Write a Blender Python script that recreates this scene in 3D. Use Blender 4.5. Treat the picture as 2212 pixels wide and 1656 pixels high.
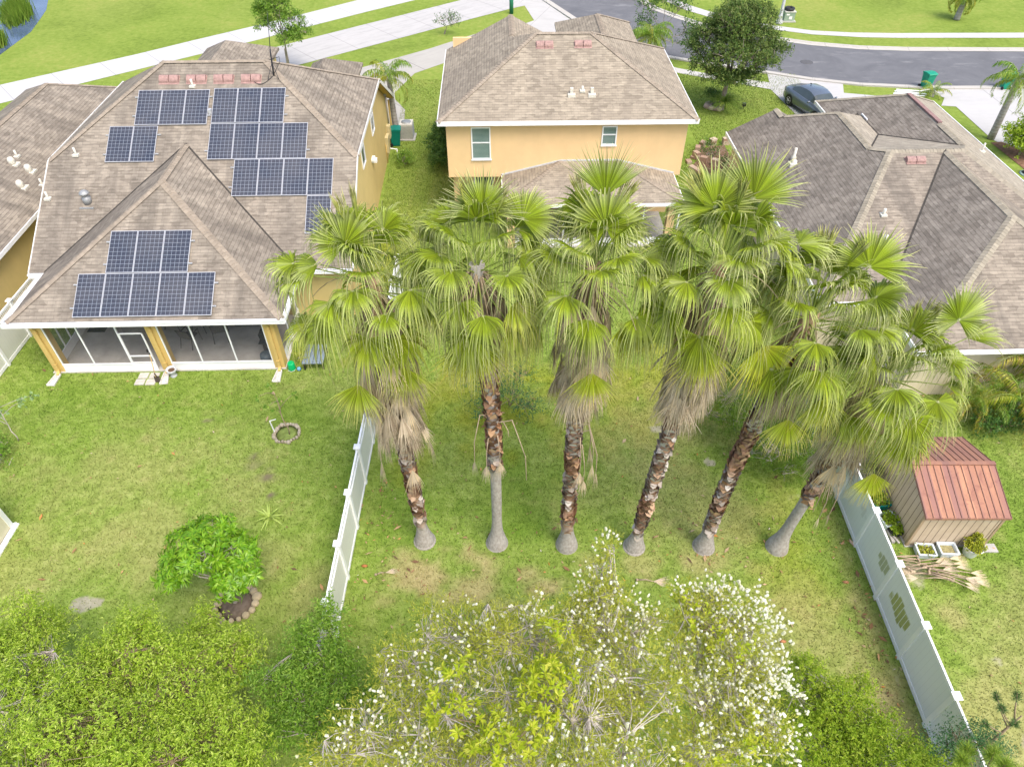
import bpy, math, random
import numpy as np
from mathutils import Vector
R=math.radians
# ------------------------------------------------------------------ camera, sky, sun, exposure
sc=bpy.context.scene
for o in list(bpy.data.objects): bpy.data.objects.remove(o)
COL=sc.collection
cam_d=bpy.data.cameras.new('camera'); cam=bpy.data.objects.new('camera',cam_d); COL.objects.link(cam)
cam.location=(0,0,18.95); cam.rotation_euler=(R(90-44.1),0,0)
cam_d.sensor_width=36; cam_d.lens=36*1520/2212; cam_d.clip_start=.1; cam_d.clip_end=2000
sc.camera=cam
sc.render.resolution_x=1024; sc.render.resolution_y=766
SUN_EL,SUN_AZ=60,143          # azimuth clockwise from +Y
w=bpy.data.worlds.new('World'); sc.world=w; w.use_nodes=True
nt=w.node_tree; bg=nt.nodes['Background']
sky=nt.nodes.new('ShaderNodeTexSky'); sky.sky_type='NISHITA'; sky.sun_disc=False
sky.sun_elevation=R(SUN_EL); sky.sun_rotation=R(SUN_AZ); sky.air_density=1.0; sky.dust_density=4.0; sky.ozone_density=.6
nt.links.new(sky.outputs[0],bg.inputs[0]); bg.inputs[1].default_value=.15
sd=bpy.data.lights.new('sun','SUN'); sd.energy=1.15; sd.angle=R(30); sd.color=(1,.95,.87)
so=bpy.data.objects.new('sun',sd); COL.objects.link(so)
a,e=R(SUN_AZ),R(SUN_EL); sdir=Vector((math.sin(a)*math.cos(e),math.cos(a)*math.cos(e),math.sin(e)))
so.rotation_euler=sdir.to_track_quat('Z','Y').to_euler()
sc.view_settings.view_transform='Standard'; sc.view_settings.look='None'; sc.view_settings.gamma=1
sc.view_settings.exposure=1.06
# ------------------------------------------------------------------ helpers
def srgb(r,g,b):
    f=lambda c:(c/255/12.92 if c/255<=.04045 else ((c/255+.055)/1.055)**2.4)
    return (f(r),f(g),f(b))
def tag(o,label=None,cat=None,group=None,kind=None):
    if label:o['label']=label
    if cat:o['category']=cat
    if group:o['group']=group
    if kind:o['kind']=kind
    return o
def thing(name,label,cat,loc=(0,0,0),rz=0,group=None):
    o=bpy.data.objects.new(name,None); COL.objects.link(o); o.location=loc; o.rotation_euler=(0,0,rz); o.empty_display_size=.2
    return tag(o,label,cat,group)
def dup(root,loc,rz,label=None):
    r=root.copy(); COL.objects.link(r); r.location=loc; r.rotation_euler=(0,0,rz)
    if label: r['label']=label
    for ch in list(root.children):
        c=ch.copy(); COL.objects.link(c); c.parent=r
        for g in list(ch.children):
            d=g.copy(); COL.objects.link(d); d.parent=c
    return r
class MB:
    def __init__(s): s.v=[];s.f=[];s.uv=[];s.sm=[]
    def face(s,pts,uv=None,sm=False):
        b=len(s.v); s.v+= [tuple(p) for p in pts]; s.f.append(list(range(b,b+len(pts))))
        s.uv.append(uv if uv else [(0,0)]*len(pts)); s.sm.append(sm)
    def box(s,x0,y0,z0,x1,y1,z1):
        if x0>x1:x0,x1=x1,x0
        if y0>y1:y0,y1=y1,y0
        if z0>z1:z0,z1=z1,z0
        b=len(s.v); s.v+=[(x0,y0,z0),(x1,y0,z0),(x1,y1,z0),(x0,y1,z0),(x0,y0,z1),(x1,y0,z1),(x1,y1,z1),(x0,y1,z1)]
        for q in ((0,3,2,1),(4,5,6,7),(0,1,5,4),(1,2,6,5),(2,3,7,6),(3,0,4,7)):
            s.f.append([b+i for i in q]); s.uv.append([(s.v[b+i][0]+s.v[b+i][1],s.v[b+i][2]) for i in q]); s.sm.append(False)
    def bar(s,p,q,wd,ht,up=(0,0,1)):
        p,q=Vector(p),Vector(q); d=(q-p).normalized(); u=Vector(up)
        if abs(d.dot(u))>.98:u=Vector((0,1,0))
        r=d.cross(u).normalized(); u=r.cross(d)
        b=len(s.v)
        for c in (p,q):
            for i,j in ((-1,-1),(1,-1),(1,1),(-1,1)): s.v.append(tuple(c+r*i*wd/2+u*j*ht/2))
        for qd in ((0,1,2,3),(7,6,5,4),(0,4,5,1),(1,5,6,2),(2,6,7,3),(3,7,4,0)):
            s.f.append([b+i for i in qd]); s.uv.append([(0,0)]*4); s.sm.append(False)
    def tube(s,pts,rad,n=8,cap=True):
        pts=[Vector(p) for p in pts]
        if not isinstance(rad,(list,tuple)): rad=[rad]*len(pts)
        b=len(s.v); prev=None
        for i,p in enumerate(pts):
            d=(pts[min(i+1,len(pts)-1)]-pts[max(i-1,0)]).normalized()
            if prev is None:
                u=Vector((0,0,1)) if abs(d.z)<.9 else Vector((1,0,0)); r=d.cross(u).normalized()
            else: r=(prev-d*prev.dot(d)).normalized()
            prev=r; t=d.cross(r)
            for k in range(n):
                a=2*math.pi*k/n; s.v.append(tuple(p+(r*math.cos(a)+t*math.sin(a))*rad[i]))
        for i in range(len(pts)-1):
            for k in range(n):
                k2=(k+1)%n; s.f.append([b+i*n+k,b+i*n+k2,b+(i+1)*n+k2,b+(i+1)*n+k]); s.uv.append([(0,0)]*4); s.sm.append(True)
        if cap:
            s.f.append([b+k for k in range(n)][::-1]); s.uv.append([(0,0)]*n); s.sm.append(False)
            l=b+(len(pts)-1)*n; s.f.append([l+k for k in range(n)]); s.uv.append([(0,0)]*n); s.sm.append(False)
    def lathe(s,prof,c=(0,0,0),n=16,sx=1,sy=1):
        b=len(s.v)
        for r,z in prof:
            for k in range(n):
                a=2*math.pi*k/n; s.v.append((c[0]+r*math.cos(a)*sx,c[1]+r*math.sin(a)*sy,c[2]+z))
        for i in range(len(prof)-1):
            for k in range(n):
                k2=(k+1)%n; s.f.append([b+i*n+k,b+i*n+k2,b+(i+1)*n+k2,b+(i+1)*n+k]); s.uv.append([(0,0)]*4); s.sm.append(True)
        s.f.append([b+k for k in range(n)][::-1]); s.uv.append([(0,0)]*n); s.sm.append(False)
        l=b+(len(prof)-1)*n; s.f.append([l+k for k in range(n)]); s.uv.append([(0,0)]*n); s.sm.append(False)
    def prism(s,poly,z0,z1):   # horizontal polygon extruded
        n=len(poly)
        A=sum(poly[i][0]*poly[(i+1)%n][1]-poly[(i+1)%n][0]*poly[i][1] for i in range(n))
        if A<0: poly=poly[::-1]
        s.face([(x,y,z1) for x,y in poly]); s.face([(x,y,z0) for x,y in poly[::-1]])
        for i in range(n):
            x0,y0=poly[i];x1,y1=poly[(i+1)%n]; s.face([(x0,y0,z0),(x1,y1,z0),(x1,y1,z1),(x0,y0,z1)])
    def xprism(s,prof,x0,x1):  # profile in (y,z) extruded along x
        n=len(prof)
        s.face([(x0,y,z) for y,z in prof]); s.face([(x1,y,z) for y,z in prof[::-1]])
        for i in range(n):
            (a,b),(c,d)=prof[i],prof[(i+1)%n]; s.face([(x0,a,b),(x1,a,b),(x1,c,d),(x0,c,d)])
    def pieces(s,name,mat,parent=None):
        "every connected box or bar becomes a part of its own"
        par=list(range(len(s.v)))
        def fd(a):
            while par[a]!=a: par[a]=par[par[a]]; a=par[a]
            return a
        for f in s.f:
            for i in f[1:]: par[fd(i)]=fd(f[0])
        g={}
        for k,f in enumerate(s.f): g.setdefault(fd(f[0]),[]).append(k)
        out=[]
        for ks in g.values():
            m=MB(); mp={}
            for k in ks:
                for i in s.f[k]:
                    if i not in mp: mp[i]=len(m.v); m.v.append(s.v[i])
                m.f.append([mp[i] for i in s.f[k]]); m.uv.append(s.uv[k]); m.sm.append(s.sm[k])
            out.append(m.build(name,mat,parent))
        return out
    def build(s,name,mat,parent=None,loc=None):
        me=bpy.data.meshes.new(name); me.from_pydata(s.v,[],s.f); me.materials.append(mat)
        uvl=me.uv_layers.new(name='UVMap'); flat=[c for f in s.uv for p in f for c in p]; uvl.data.foreach_set('uv',flat)
        me.polygons.foreach_set('use_smooth',s.sm); me.update()
        o=bpy.data.objects.new(name,me); COL.objects.link(o)
        if parent:o.parent=parent
        if loc:o.location=loc
        return o
def npmesh(name,V,F,mat,parent=None,attrs=None,smooth=False):
    V=np.asarray(V,np.float32).reshape(-1,3);F=np.asarray(F,np.int32);k=F.shape[1]
    me=bpy.data.meshes.new(name); me.vertices.add(len(V)); me.vertices.foreach_set('co',V.ravel())
    me.loops.add(F.size); me.loops.foreach_set('vertex_index',F.ravel())
    me.polygons.add(len(F)); me.polygons.foreach_set('loop_start',np.arange(0,F.size,k,dtype=np.int32))
    try: me.polygons.foreach_set('loop_total',np.full(len(F),k,np.int32))
    except Exception: pass
    me.polygons.foreach_set('use_smooth',np.full(len(F),smooth))
    me.update(calc_edges=True)
    for an,av in (attrs or {}).items():
        at=me.attributes.new(an,'FLOAT','POINT'); at.data.foreach_set('value',np.asarray(av,np.float32).ravel())
    me.materials.append(mat)
    o=bpy.data.objects.new(name,me); COL.objects.link(o)
    if parent:o.parent=parent
    return o
# ------------------------------------------------------------------ materials
class NT:
    def __init__(s,name,rough=.8,spec=.2):
        s.m=bpy.data.materials.new(name); s.m.use_nodes=True; s.t=s.m.node_tree; s.b=s.t.nodes['Principled BSDF']
        s.b.inputs['Roughness'].default_value=rough; s.b.inputs['Specular IOR Level'].default_value=spec
    def n(s,t,**k):
        x=s.t.nodes.new(t)
        for a,v in k.items(): setattr(x,a,v)
        return x
    def l(s,a,b): s.t.links.new(a,b)
    def coord(s,kind='Object'): 
        if not hasattr(s,'_tc'): s._tc=s.n('ShaderNodeTexCoord')
        return s._tc.outputs[kind]
    def noise(s,scale,detail=3,rough=.55,vec=None,dist=0):
        x=s.n('ShaderNodeTexNoise'); x.inputs['Scale'].default_value=scale; x.inputs['Detail'].default_value=detail; x.inputs['Roughness'].default_value=rough; x.inputs['Distortion'].default_value=dist
        s.l(vec if vec is not None else s.coord(),x.inputs['Vector']); return x.outputs['Fac']
    def scale(s,vec,v,loc=(0,0,0)):
        x=s.n('ShaderNodeMapping'); x.inputs['Scale'].default_value=v; x.inputs['Location'].default_value=loc; s.l(vec,x.inputs['Vector']); return x.outputs[0]
    def ramp(s,fac,stops,interp='LINEAR'):
        x=s.n('ShaderNodeValToRGB'); cr=x.color_ramp; cr.interpolation=interp
        while len(cr.elements)<len(stops): cr.elements.new(.5)
        for el,(p,c) in zip(cr.elements,stops): el.position=p; el.color=(c[0],c[1],c[2],1) if hasattr(c,'__len__') else (c,c,c,1)
        s.l(fac,x.inputs[0]); return x.outputs[0]
    def mix(s,f,a,b,mode='MIX'):
        x=s.n('ShaderNodeMix',data_type='RGBA',blend_type=mode)
        for i,v in ((0,f),(6,a),(7,b)):
            if isinstance(v,(int,float)): x.inputs[i].default_value=v
            elif isinstance(v,tuple): x.inputs[i].default_value=(v[0],v[1],v[2],1)
            else: s.l(v,x.inputs[i])
        return x.outputs[2]
    def math(s,op,a,b=0,c=None,clamp=False):
        x=s.n('ShaderNodeMath',operation=op,use_clamp=clamp)
        for i,v in enumerate((a,b) if c is None else (a,b,c)):
            if isinstance(v,(int,float)): x.inputs[i].default_value=v
            else: s.l(v,x.inputs[i])
        return x.outputs[0]
    def attr(s,n): 
        x=s.n('ShaderNodeAttribute'); x.attribute_name=n; return x.outputs['Fac']
    def rnd(s): return s.n('ShaderNodeNewGeometry').outputs['Random Per Island']
    def sep(s,v): x=s.n('ShaderNodeSeparateXYZ'); s.l(v,x.inputs[0]); return x.outputs
    def col(s,c):
        if isinstance(c,tuple): s.b.inputs['Base Color'].default_value=(c[0],c[1],c[2],1)
        else: s.l(c,s.b.inputs['Base Color'])
    def bump(s,h,st=.3,d=.02):
        x=s.n('ShaderNodeBump'); x.inputs['Strength'].default_value=st; x.inputs['Distance'].default_value=d; s.l(h,x.inputs['Height']); s.l(x.outputs[0],s.b.inputs['Normal'])
    def translucent(s,colr,f):
        tr=s.n('ShaderNodeBsdfTranslucent'); mx=s.n('ShaderNodeMixShader'); mx.inputs[0].default_value=f
        if isinstance(colr,tuple): tr.inputs[0].default_value=(*colr,1)
        else: s.l(colr,tr.inputs[0])
        s.l(s.b.outputs[0],mx.inputs[1]); s.l(tr.outputs[0],mx.inputs[2]); s.l(mx.outputs[0],s.t.nodes['Material Output'].inputs[0])
def plain(name,c,var=.12,scale=3,rough=.8,spec=.2,metal=0,bump=0):
    t=NT(name,rough,spec); f=t.noise(scale,5,.6)
    d=tuple(x*(1-var) for x in c); u=tuple(min(1,x*(1+var)) for x in c)
    t.col(t.ramp(f,[(.3,d),(.7,u)])); t.b.inputs['Metallic'].default_value=metal
    if bump: t.bump(t.noise(scale*12,4),bump,.01)
    return t.m
def shingle(name,c1,c2,stain=(.08,.075,.07),amt=.5,lt=0):
    t=NT(name,.95,.1); uv=t.coord('UV')
    br=t.n('ShaderNodeTexBrick'); t.l(uv,br.inputs['Vector']); vv=t.math('FRACT',t.math('DIVIDE',t.sep(uv)[1],.143)); row=t.ramp(vv,[(0,1),(.10,.9),(.2,0)])
    br.inputs['Scale'].default_value=1; br.inputs['Brick Width'].default_value=.30; br.inputs['Row Height'].default_value=.143
    br.inputs['Mortar Size'].default_value=.006; br.inputs['Mortar Smooth'].default_value=.3; br.inputs['Bias'].default_value=-.1
    br.inputs['Color1'].default_value=(*c1,1); br.inputs['Color2'].default_value=(*c2,1)
    br.inputs['Mortar'].default_value=(c1[0]*.55,c1[1]*.55,c1[2]*.55,1); br.offset=.37; br.squash=1
    # finer scattered tabs
    vo=t.n('ShaderNodeTexVoronoi'); vo.inputs['Scale'].default_value=1; t.l(t.scale(uv,(3.3,7,1)),vo.inputs['Vector'])
    col=t.mix(.34,t.mix(t.math('MULTIPLY',row,.62),br.outputs['Color'],tuple(x*.25 for x in c1)),t.ramp(t.sep(vo.outputs['Color'])[0],[(0,tuple(x*.62 for x in c1)),(1,tuple(min(1,x*1.35) for x in c2))]))
    st=t.noise(1,5,.62,t.scale(uv,(1.1,.16,1)),.3)
    col=t.mix(t.ramp(st,[(.43,0),(.66,amt)]),col,stain)
    big=t.noise(.45,4,.6,t.scale(uv,(1,.6,1),(3,7,0)))
    col=t.mix(t.ramp(big,[(.35,0),(.75,amt*.5)]),col,tuple(x*1.2 for x in stain))
    t.col(col); t.bump(vv,.35,.012)
    t.b.inputs['Roughness'].default_value=.95
    return t.m
WHITE=plain('white_vinyl',(.86,.87,.87),.04,1.5,.45,.4)
WHITE2=plain('white_paint',(.84,.85,.85),.05,2,.5,.35)
TRIM=plain('white_trim',(.74,.74,.71),.08,2,.55,.3)
DARKGLASS=plain('window_glass',(.05,.07,.075),.3,2,.08,.8)
BLACK=plain('black_plastic',(.02,.02,.022),.3,8,.5,.4)
GREY=plain('grey_metal',(.33,.34,.34),.12,6,.45,.4,.3)
CONC=plain('grey_concrete',(.42,.41,.38),.12,4,.9,.1,0,.2)
PVC=plain('pale_pipe',(.62,.60,.52),.1,9,.6,.3)
COPPER=plain('faded_copper_vent',(.34,.215,.19),.25,9,.6,.3)
def facade(name,c,dirt):
    t=NT(name,.9,.1); n1=t.noise(.9,5,.6); z=t.sep(t.coord())[2]
    f=t.ramp(n1,[(.3,tuple(x*.93 for x in c)),(.7,tuple(min(1,x*1.05) for x in c))])
    n2=t.noise(1,4,.6,t.scale(t.coord(),(3,3,.25)))
    t.col(t.mix(t.ramp(n2,[(.5,0),(.8,.22)]),f,dirt)); t.bump(t.noise(60,3),.25,.01); return t.m
YELLOW=facade('yellow_stucco',(.64,.50,.22),(.52,.42,.18))
YELLOW2=facade('deep_yellow_stucco',(.60,.43,.15),(.5,.36,.13))
ORANGE=facade('peach_orange_stucco',(.76,.54,.29),(.64,.45,.25))
CREAM=facade('cream_stucco',(.66,.58,.42),(.5,.45,.33))
# ------------------------------------------------------------------ roofs and houses
def roof(polys,mat,parent,name='roof',th=.13,jit=0):
    key={};V=[];F=[];UV=[]
    def vid(p):
        k=tuple(round(c,3) for c in p)
        if k not in key: key[k]=len(V); V.append(tuple(p))
        return key[k]
    edges={}
    for P in polys:
        pts=[Vector(p) for p in P]; n=Vector((0,0,0))
        for i in range(len(pts)):
            a,b=pts[i],pts[(i+1)%len(pts)]; n+=Vector(((a.y-b.y)*(a.z+b.z),(a.z-b.z)*(a.x+b.x),(a.x-b.x)*(a.y+b.y)))
        if n.z<0: pts=pts[::-1]; n=-n
        n.normalize(); hdir=Vector((0,0,1)).cross(n); hdir=hdir.normalized() if hdir.length>1e-4 else Vector((1,0,0)); up=n.cross(hdir)
        ids=[vid(p) for p in pts]; F.append(ids); UV.append([(p.dot(hdir)+13,p.dot(up)+7) for p in pts])
        for i in range(len(ids)): edges.setdefault(tuple(sorted((ids[i],ids[(i+1)%len(ids)]))),[]).append((ids[i],ids[(i+1)%len(ids)]))
    N=len(V); V+= [(x,y,z-th) for x,y,z in V[:N]]
    for f in list(F): F.append([i+N for i in f[::-1]]); UV.append([(0,0)]*len(f))
    for k,es in edges.items():
        if len(es)==1: a,b=es[0]; F.append([b,a,a+N,b+N]); UV.append([(0,0),(1,0),(1,.1),(0,.1)])
    m=MB(); m.v=V;m.f=F;m.uv=UV;m.sm=[False]*len(F)
    return m.build(name,mat,parent)
def caps(segs,mat,parent,wd=.15,drop=.30,name='ridge_cap'):
    for P,Q in segs:
        m=MB(); P,Q=Vector(P),Vector(Q)
        if Q.z<P.z: P,Q=Q,P
        L=(Q-P).length; n=max(1,int(L/.15)); d=(Q-P)/n; hz=Vector((d.x,d.y,0)).normalized(); s=Vector((-hz.y,hz.x,0))
        dr=drop*(1 if abs((Q-P).z)<.05 else .72)
        rr=random.Random(int(P.x*100))
        for i in range(n):
            a=P+d*i; b=P+d*(i+1.25); j=rr.uniform(0,.012)
            za=.034+j*.5; zb=.016+j*.5; dz=Vector((0,0,1))
            A0=a+s*wd-dz*(wd*dr-za*.6);A1=a+dz*za;A2=a-s*wd-dz*(wd*dr-za*.6)
            B0=b+s*wd-dz*(wd*dr-zb*.6);B1=b+dz*zb;B2=b-s*wd-dz*(wd*dr-zb*.6)
            m.face([A0,A1,B1,B0]);m.face([A1,A2,B2,B1]);m.face([A0-dz*.04,A2-dz*.04,A2,A1,A0])
        m.build(name,mat,parent)
def capmat(name,c):
    t=NT(name,.95,.1); r=t.rnd(); n=t.noise(1.2,4,.6)
    col=t.ramp(r,[(0,tuple(x*.86 for x in c)),(1,tuple(x*1.12 for x in c))]); t.col(t.mix(t.ramp(n,[(.45,0),(.75,.45)]),col,tuple(x*.55 for x in c))); return t.m
SHA=shingle('tan_shingles',(.245,.21,.168),(.345,.302,.243),(.09,.08,.07),.55)
SHB=shingle('warm_shingles',(.275,.235,.18),(.375,.325,.25),(.14,.12,.10),.32)
SHC=shingle('weathered_shingles',(.235,.20,.16),(.34,.295,.235),(.10,.09,.08),.55)
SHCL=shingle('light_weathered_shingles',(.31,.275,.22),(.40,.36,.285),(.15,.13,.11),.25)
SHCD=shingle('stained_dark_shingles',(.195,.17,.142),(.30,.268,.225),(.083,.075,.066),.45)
CAPA=capmat('tan_cap',(.31,.262,.205)); CAPC=capmat('grey_cap',(.33,.295,.23))
def strip(m,p,q,hgt=.17,wd=.03,z=0): m.bar((p[0],p[1],p[2]+z),(q[0],q[1],q[2]+z),wd,hgt)
def vent_pair(parent,x,y,z,sl,gap=.42,one=.38):
    for k in range(2):
        m=MB(); n=8; prof=[]
        for i in range(n+1):
            a=math.pi*i/n; prof.append((y-.14*math.cos(a),z+.02+.14*math.sin(a)**.6 - 0))
        cy=y
        pr=[(py,pz+(py-cy)*sl) for py,pz in prof]
        m.xprism([(pr[0][0],pr[0][1]-.12)]+pr+[(pr[-1][0],pr[-1][1]-.12)],x+k*gap,x+k*gap+one)
        o=m.build('roof_vent',COPPER,parent)
        f=MB(); f.face([(x+k*gap-.03,y-.20,z-.20*sl+.012),(x+k*gap+one+.03,y-.20,z-.20*sl+.012),(x+k*gap+one+.03,y+.2,z+.2*sl+.012),(x+k*gap-.03,y+.2,z+.2*sl+.012)]); f.build('flashing',COPPER,o)
def pipe(parent,x,y,z,h=.35,r=.045,name='vent_pipe'):
    m=MB(); m.tube([(x,y,z-.1),(x,y,z+h)],r,10); m.box(x-.12,y-.14,z-.03,x+.12,y+.12,z+.05); return m.build(name,PVC,parent)
def solar_mat():
    t=NT('solar_cells',.22,.5); uv=t.coord('UV'); x,y,_=t.sep(uv)
    def line(v,w): 
        f=t.math('FRACT',v); g=t.math('SUBTRACT',f,.5); g=t.math('ABSOLUTE',g); return t.math('GREATER_THAN',g,.5-w)
    g=t.math('MAXIMUM',line(x,.024),line(y,.024))
    bus=t.math('GREATER_THAN',t.math('ABSOLUTE',t.math('SUBTRACT',t.math('FRACT',t.math('MULTIPLY',x,3)),.5)),.47)
    n=t.noise(.7,4,.6)
    cell=t.ramp(n,[(.35,(.026,.031,.048)),(.65,(.056,.056,.066))])
    cell=t.mix(t.math('MULTIPLY',bus,.16),cell,(.2,.24,.3))
    t.col(t.mix(g,cell,(.36,.40,.46))); t.b.inputs['Coat Weight'].default_value=.5; t.b.inputs['Coat Roughness'].default_value=.15
    return t.m
SOLAR=solar_mat(); ALU=plain('panel_frame',(.62,.63,.65),.05,3,.35,.5,.4); PANELSIDE=plain('panel_edge',(.05,.05,.055),.1,3,.5)
def panel_row(parent,x0,y0,n,zf,wd=1.012,dy=1.5,sl=.583):
    for k in range(n):
        xa=x0+k*wd+.008; xb=x0+(k+1)*wd-.008; ya,yb=y0+.008,y0+dy-.008
        zA=zf(ya)+.10; zB=zf(yb)+.10; N=Vector((0,-sl,1)).normalized(); P=lambda x,y,z,o:(x+N.x*o,y+N.y*o,z+N.z*o)
        m=MB(); q=[(xa,ya,zA),(xb,ya,zA),(xb,yb,zB),(xa,yb,zB)]
        t=.016; up=[P(*c,.0) for c in q]; dn=[P(*c,-.045) for c in q]
        for i in range(4): m.face([dn[i],dn[(i+1)%4],up[(i+1)%4],up[i]])
        m.face(dn[::-1]); ins=[(xa+t,ya+t,zA+t*sl),(xb-t,ya+t,zA+t*sl),(xb-t,yb-t,zB-t*sl),(xa+t,yb-t,zB-t*sl)]
        for i in range(4): m.face([up[i],up[(i+1)%4],ins[(i+1)%4],ins[i]])
        o=m.build('solar_panel',ALU,parent)
        c=MB(); c.face([P(*c_,-.004) for c_ in ins],[(0,0),(6,0),(6,10),(0,10)]); c.build('solar_cells',SOLAR,o)
def window_y(parent,x0,x1,z0,z1,y,mid=None,blinds=True,name='window'):
    "window in a wall facing -y at y"
    f=MB(); t=.055
    for a in ((x0,z0,x1,z0+t),(x0,z1-t,x1,z1),(x0,z0+t,x0+t,z1-t),(x1-t,z0+t,x1,z1-t)): f.box(a[0],y-.05,a[1],a[2],y+.02,a[3])
    if mid: f.box(x0+t,y-.045,mid-.025,x1-t,y+.015,mid+.025)
    f.box(x0-.03,y-.07,z0-.05,x1+.03,y-.001,z0-.001)
    o=f.build(name,WHITE2,parent)
    g=MB(); g.box(x0+t,y-.012,z0+t,x1-t,y-.006,z1-t); g.build('pane',BLINDGLASS if blinds else DARKGLASS,o)
def blindglass():
    t=NT('glass_over_blinds',.15,.6); z=t.sep(t.coord())[2]
    f=t.math('FRACT',t.math('MULTIPLY',z,17)); s=t.math('GREATER_THAN',f,.42)
    hi=t.noise(.9,2)
    t.col(t.mix(s,(.06,.12,.11),t.ramp(hi,[(.3,(.20,.28,.26)),(.7,(.36,.42,.40))]))); return t.m
BLINDGLASS=blindglass()
def screenmat():
    t=NT('insect_screen',.9,.1); t.col((.10,.105,.11)); tr=t.n('ShaderNodeBsdfTransparent'); mx=t.n('ShaderNodeMixShader'); mx.inputs[0].default_value=.42
    t.l(t.b.outputs[0],mx.inputs[1]); t.l(tr.outputs[0],mx.inputs[2]); mx.inputs[0].default_value=.72; t.l(mx.outputs[0],t.t.nodes['Material Output'].inputs[0]); return t.m
SCREEN=screenmat()
def valley(segs,parent):
    m=MB()
    for P,Q in segs: m.bar((P[0],P[1],P[2]+.012),(Q[0],Q[1],Q[2]+.012),.07,.03)
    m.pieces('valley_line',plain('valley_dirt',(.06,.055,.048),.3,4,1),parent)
# ---------------- house A : solar house with porch
HA=thing('solar_house','yellow two-storey house with solar panels over its tan roof and a screened back porch','house',(-18.50,20.0,0),R(1.55))
L,Rr,e,mm=-.6,12.2,2.65,.583; zh=e+mm*4.4; zr=e+mm*8.6
main=[[(L,3.15,e),(Rr,3.15,e),(Rr,7.55,zh),(8.0,11.75,zr),(3.6,11.75,zr),(L,7.55,zh)],
      [(L,20.35,e),(Rr,20.35,e),(Rr,15.95,zh),(8.0,11.75,zr),(3.6,11.75,zr),(L,15.95,zh)],
      [(L,7.55,zh),(3.6,11.75,zr),(L,15.95,zh)],[(Rr,7.55,zh),(8.0,11.75,zr),(Rr,15.95,zh)]]
roof(main,SHA,HA)
wz=e+mm*5
roof([[(0,0,e+.006),(10,0,e+.006),(5,5,wz)],[(0,0,e+.006),(5,5,wz),(5,8.15,wz),(0,3.15,e+.006)],[(10,0,e+.006),(10,3.15,e+.006),(5,8.15,wz),(5,5,wz)]],SHA,HA,'porch_roof')
# front (street side) wings seen over the ridge
roof([[(1.2,23.4,4.3),(5.4,23.4,4.3),(3.3,20.9,5.55)],[(1.2,23.4,4.3),(3.3,20.9,5.55),(3.3,15,5.55),(1.2,15,4.3)],[(5.4,23.4,4.3),(5.4,15,4.3),(3.3,15,5.55),(3.3,20.9,5.55)]],SHA,HA,'front_roof')
roof([[(7.2,23.4,3.4),(10.2,23.4,3.4),(8.5,20.9,4.55)],[(7.2,23.4,3.4),(8.5,20.9,4.55),(8.5,15,4.55),(7.2,15,3.4)],[(10.2,23.4,3.4),(10.2,15,3.4),(8.5,15,4.55),(8.5,20.9,4.55)]],SHA,HA,'front_roof')
caps([((L,7.55,zh),(3.6,11.75,zr)),((Rr,7.55,zh),(8.0,11.75,zr)),((3.6,11.75,zr),(8.0,11.75,zr)),((0,0,e),(5,5,wz)),((10,0,e),(5,5,wz)),((5,5,wz),(5,8.15,wz)),((8,11.75,zr),(Rr,15.95,zh))],CAPA,HA)
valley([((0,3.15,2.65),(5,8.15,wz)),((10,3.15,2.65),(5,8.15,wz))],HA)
m=MB(); m.xprism([(3.5,0),(3.5,2.66),(7.5,4.98),(16,4.98),(20,2.66),(20,0)],-.2,11.85); m.box(1.4,19,0,5.2,23,4.2); m.box(7.4,19,0,10,23,3.3); WALLA=m.build('wall',YELLOW,HA)
m=MB()   # fascia, rakes
for X,s in ((L,-1),(Rr,1)):
    strip(m,(X+s*.015,3.15,e-.05),(X+s*.015,7.55,zh-.05));strip(m,(X+s*.015,7.55,zh-.05),(X+s*.015,15.95,zh-.05));strip(m,(X+s*.015,15.95,zh-.05),(X+s*.015,20.4,e-.05))
m.box(10.0,3.10,e-.2,Rr,3.14,e-.02); m.box(L,3.10,e-.2,.0,3.14,e-.02)
m.pieces('fascia',TRIM,HA)
m=MB()   # soffits under the side overhangs
for (xa,xb) in ((11.86,12.19),(-.59,-.21)):
    for (ya,za,yb,zb) in ((3.2,e-.16,7.55,zh-.16),(7.55,zh-.16,15.95,zh-.16),(15.95,zh-.16,20.3,e-.16)):
        m.face([(xa,ya,za),(xa,yb,zb),(xb,yb,zb),(xb,ya,za)]); m.face([(xb,ya,za+.02),(xb,yb,zb+.02),(xa,yb,zb+.02),(xa,ya,za+.02)])
m.build('soffit',YELLOW2,HA)
m=MB()   # gutter round the porch : open channel
def gutter(m,x0,y0,x1,y1,ox,oy,z=2.6):
    d=Vector((x1-x0,y1-y0,0)).normalized()
    for (o,zz,w,h) in ((.02,z-.03,.02,.14),(.15,z-.02,.02,.13),(.085,z-.095,.15,.015),(.155,z+.045,.04,.02)):
        m.bar((x0+ox*o,y0+oy*o,zz),(x1+ox*o,y1+oy*o,zz),w,h)
    n=int((Vector((x1-x0,y1-y0)).length)/.9)
    for i in range(1,n): 
        p=Vector((x0,y0,z+.04)).lerp(Vector((x1,y1,z+.04)),i/n); m.bar((p.x+ox*.02,p.y+oy*.02,p.z),(p.x+ox*.15,p.y+oy*.15,p.z),.03,.012)
gutter(m,-.15,0,10.15,0,0,-1); gutter(m,0,0,0,3.1,-1,0); gutter(m,10,0,10,3.1,1,0); gutter(m,-.6,3.13,-.02,3.13,0,-1); gutter(m,10.1,3.13,12.2,3.13,0,-1)
m.build('gutter',WHITE,HA)
m=MB(); m.box(.5,.1,0,9.6,3.5,.05); FLOORA=m.build('porch_floor',plain('porch_concrete',(.50,.48,.44),.18,1.3,.9,.1),HA)
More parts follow.
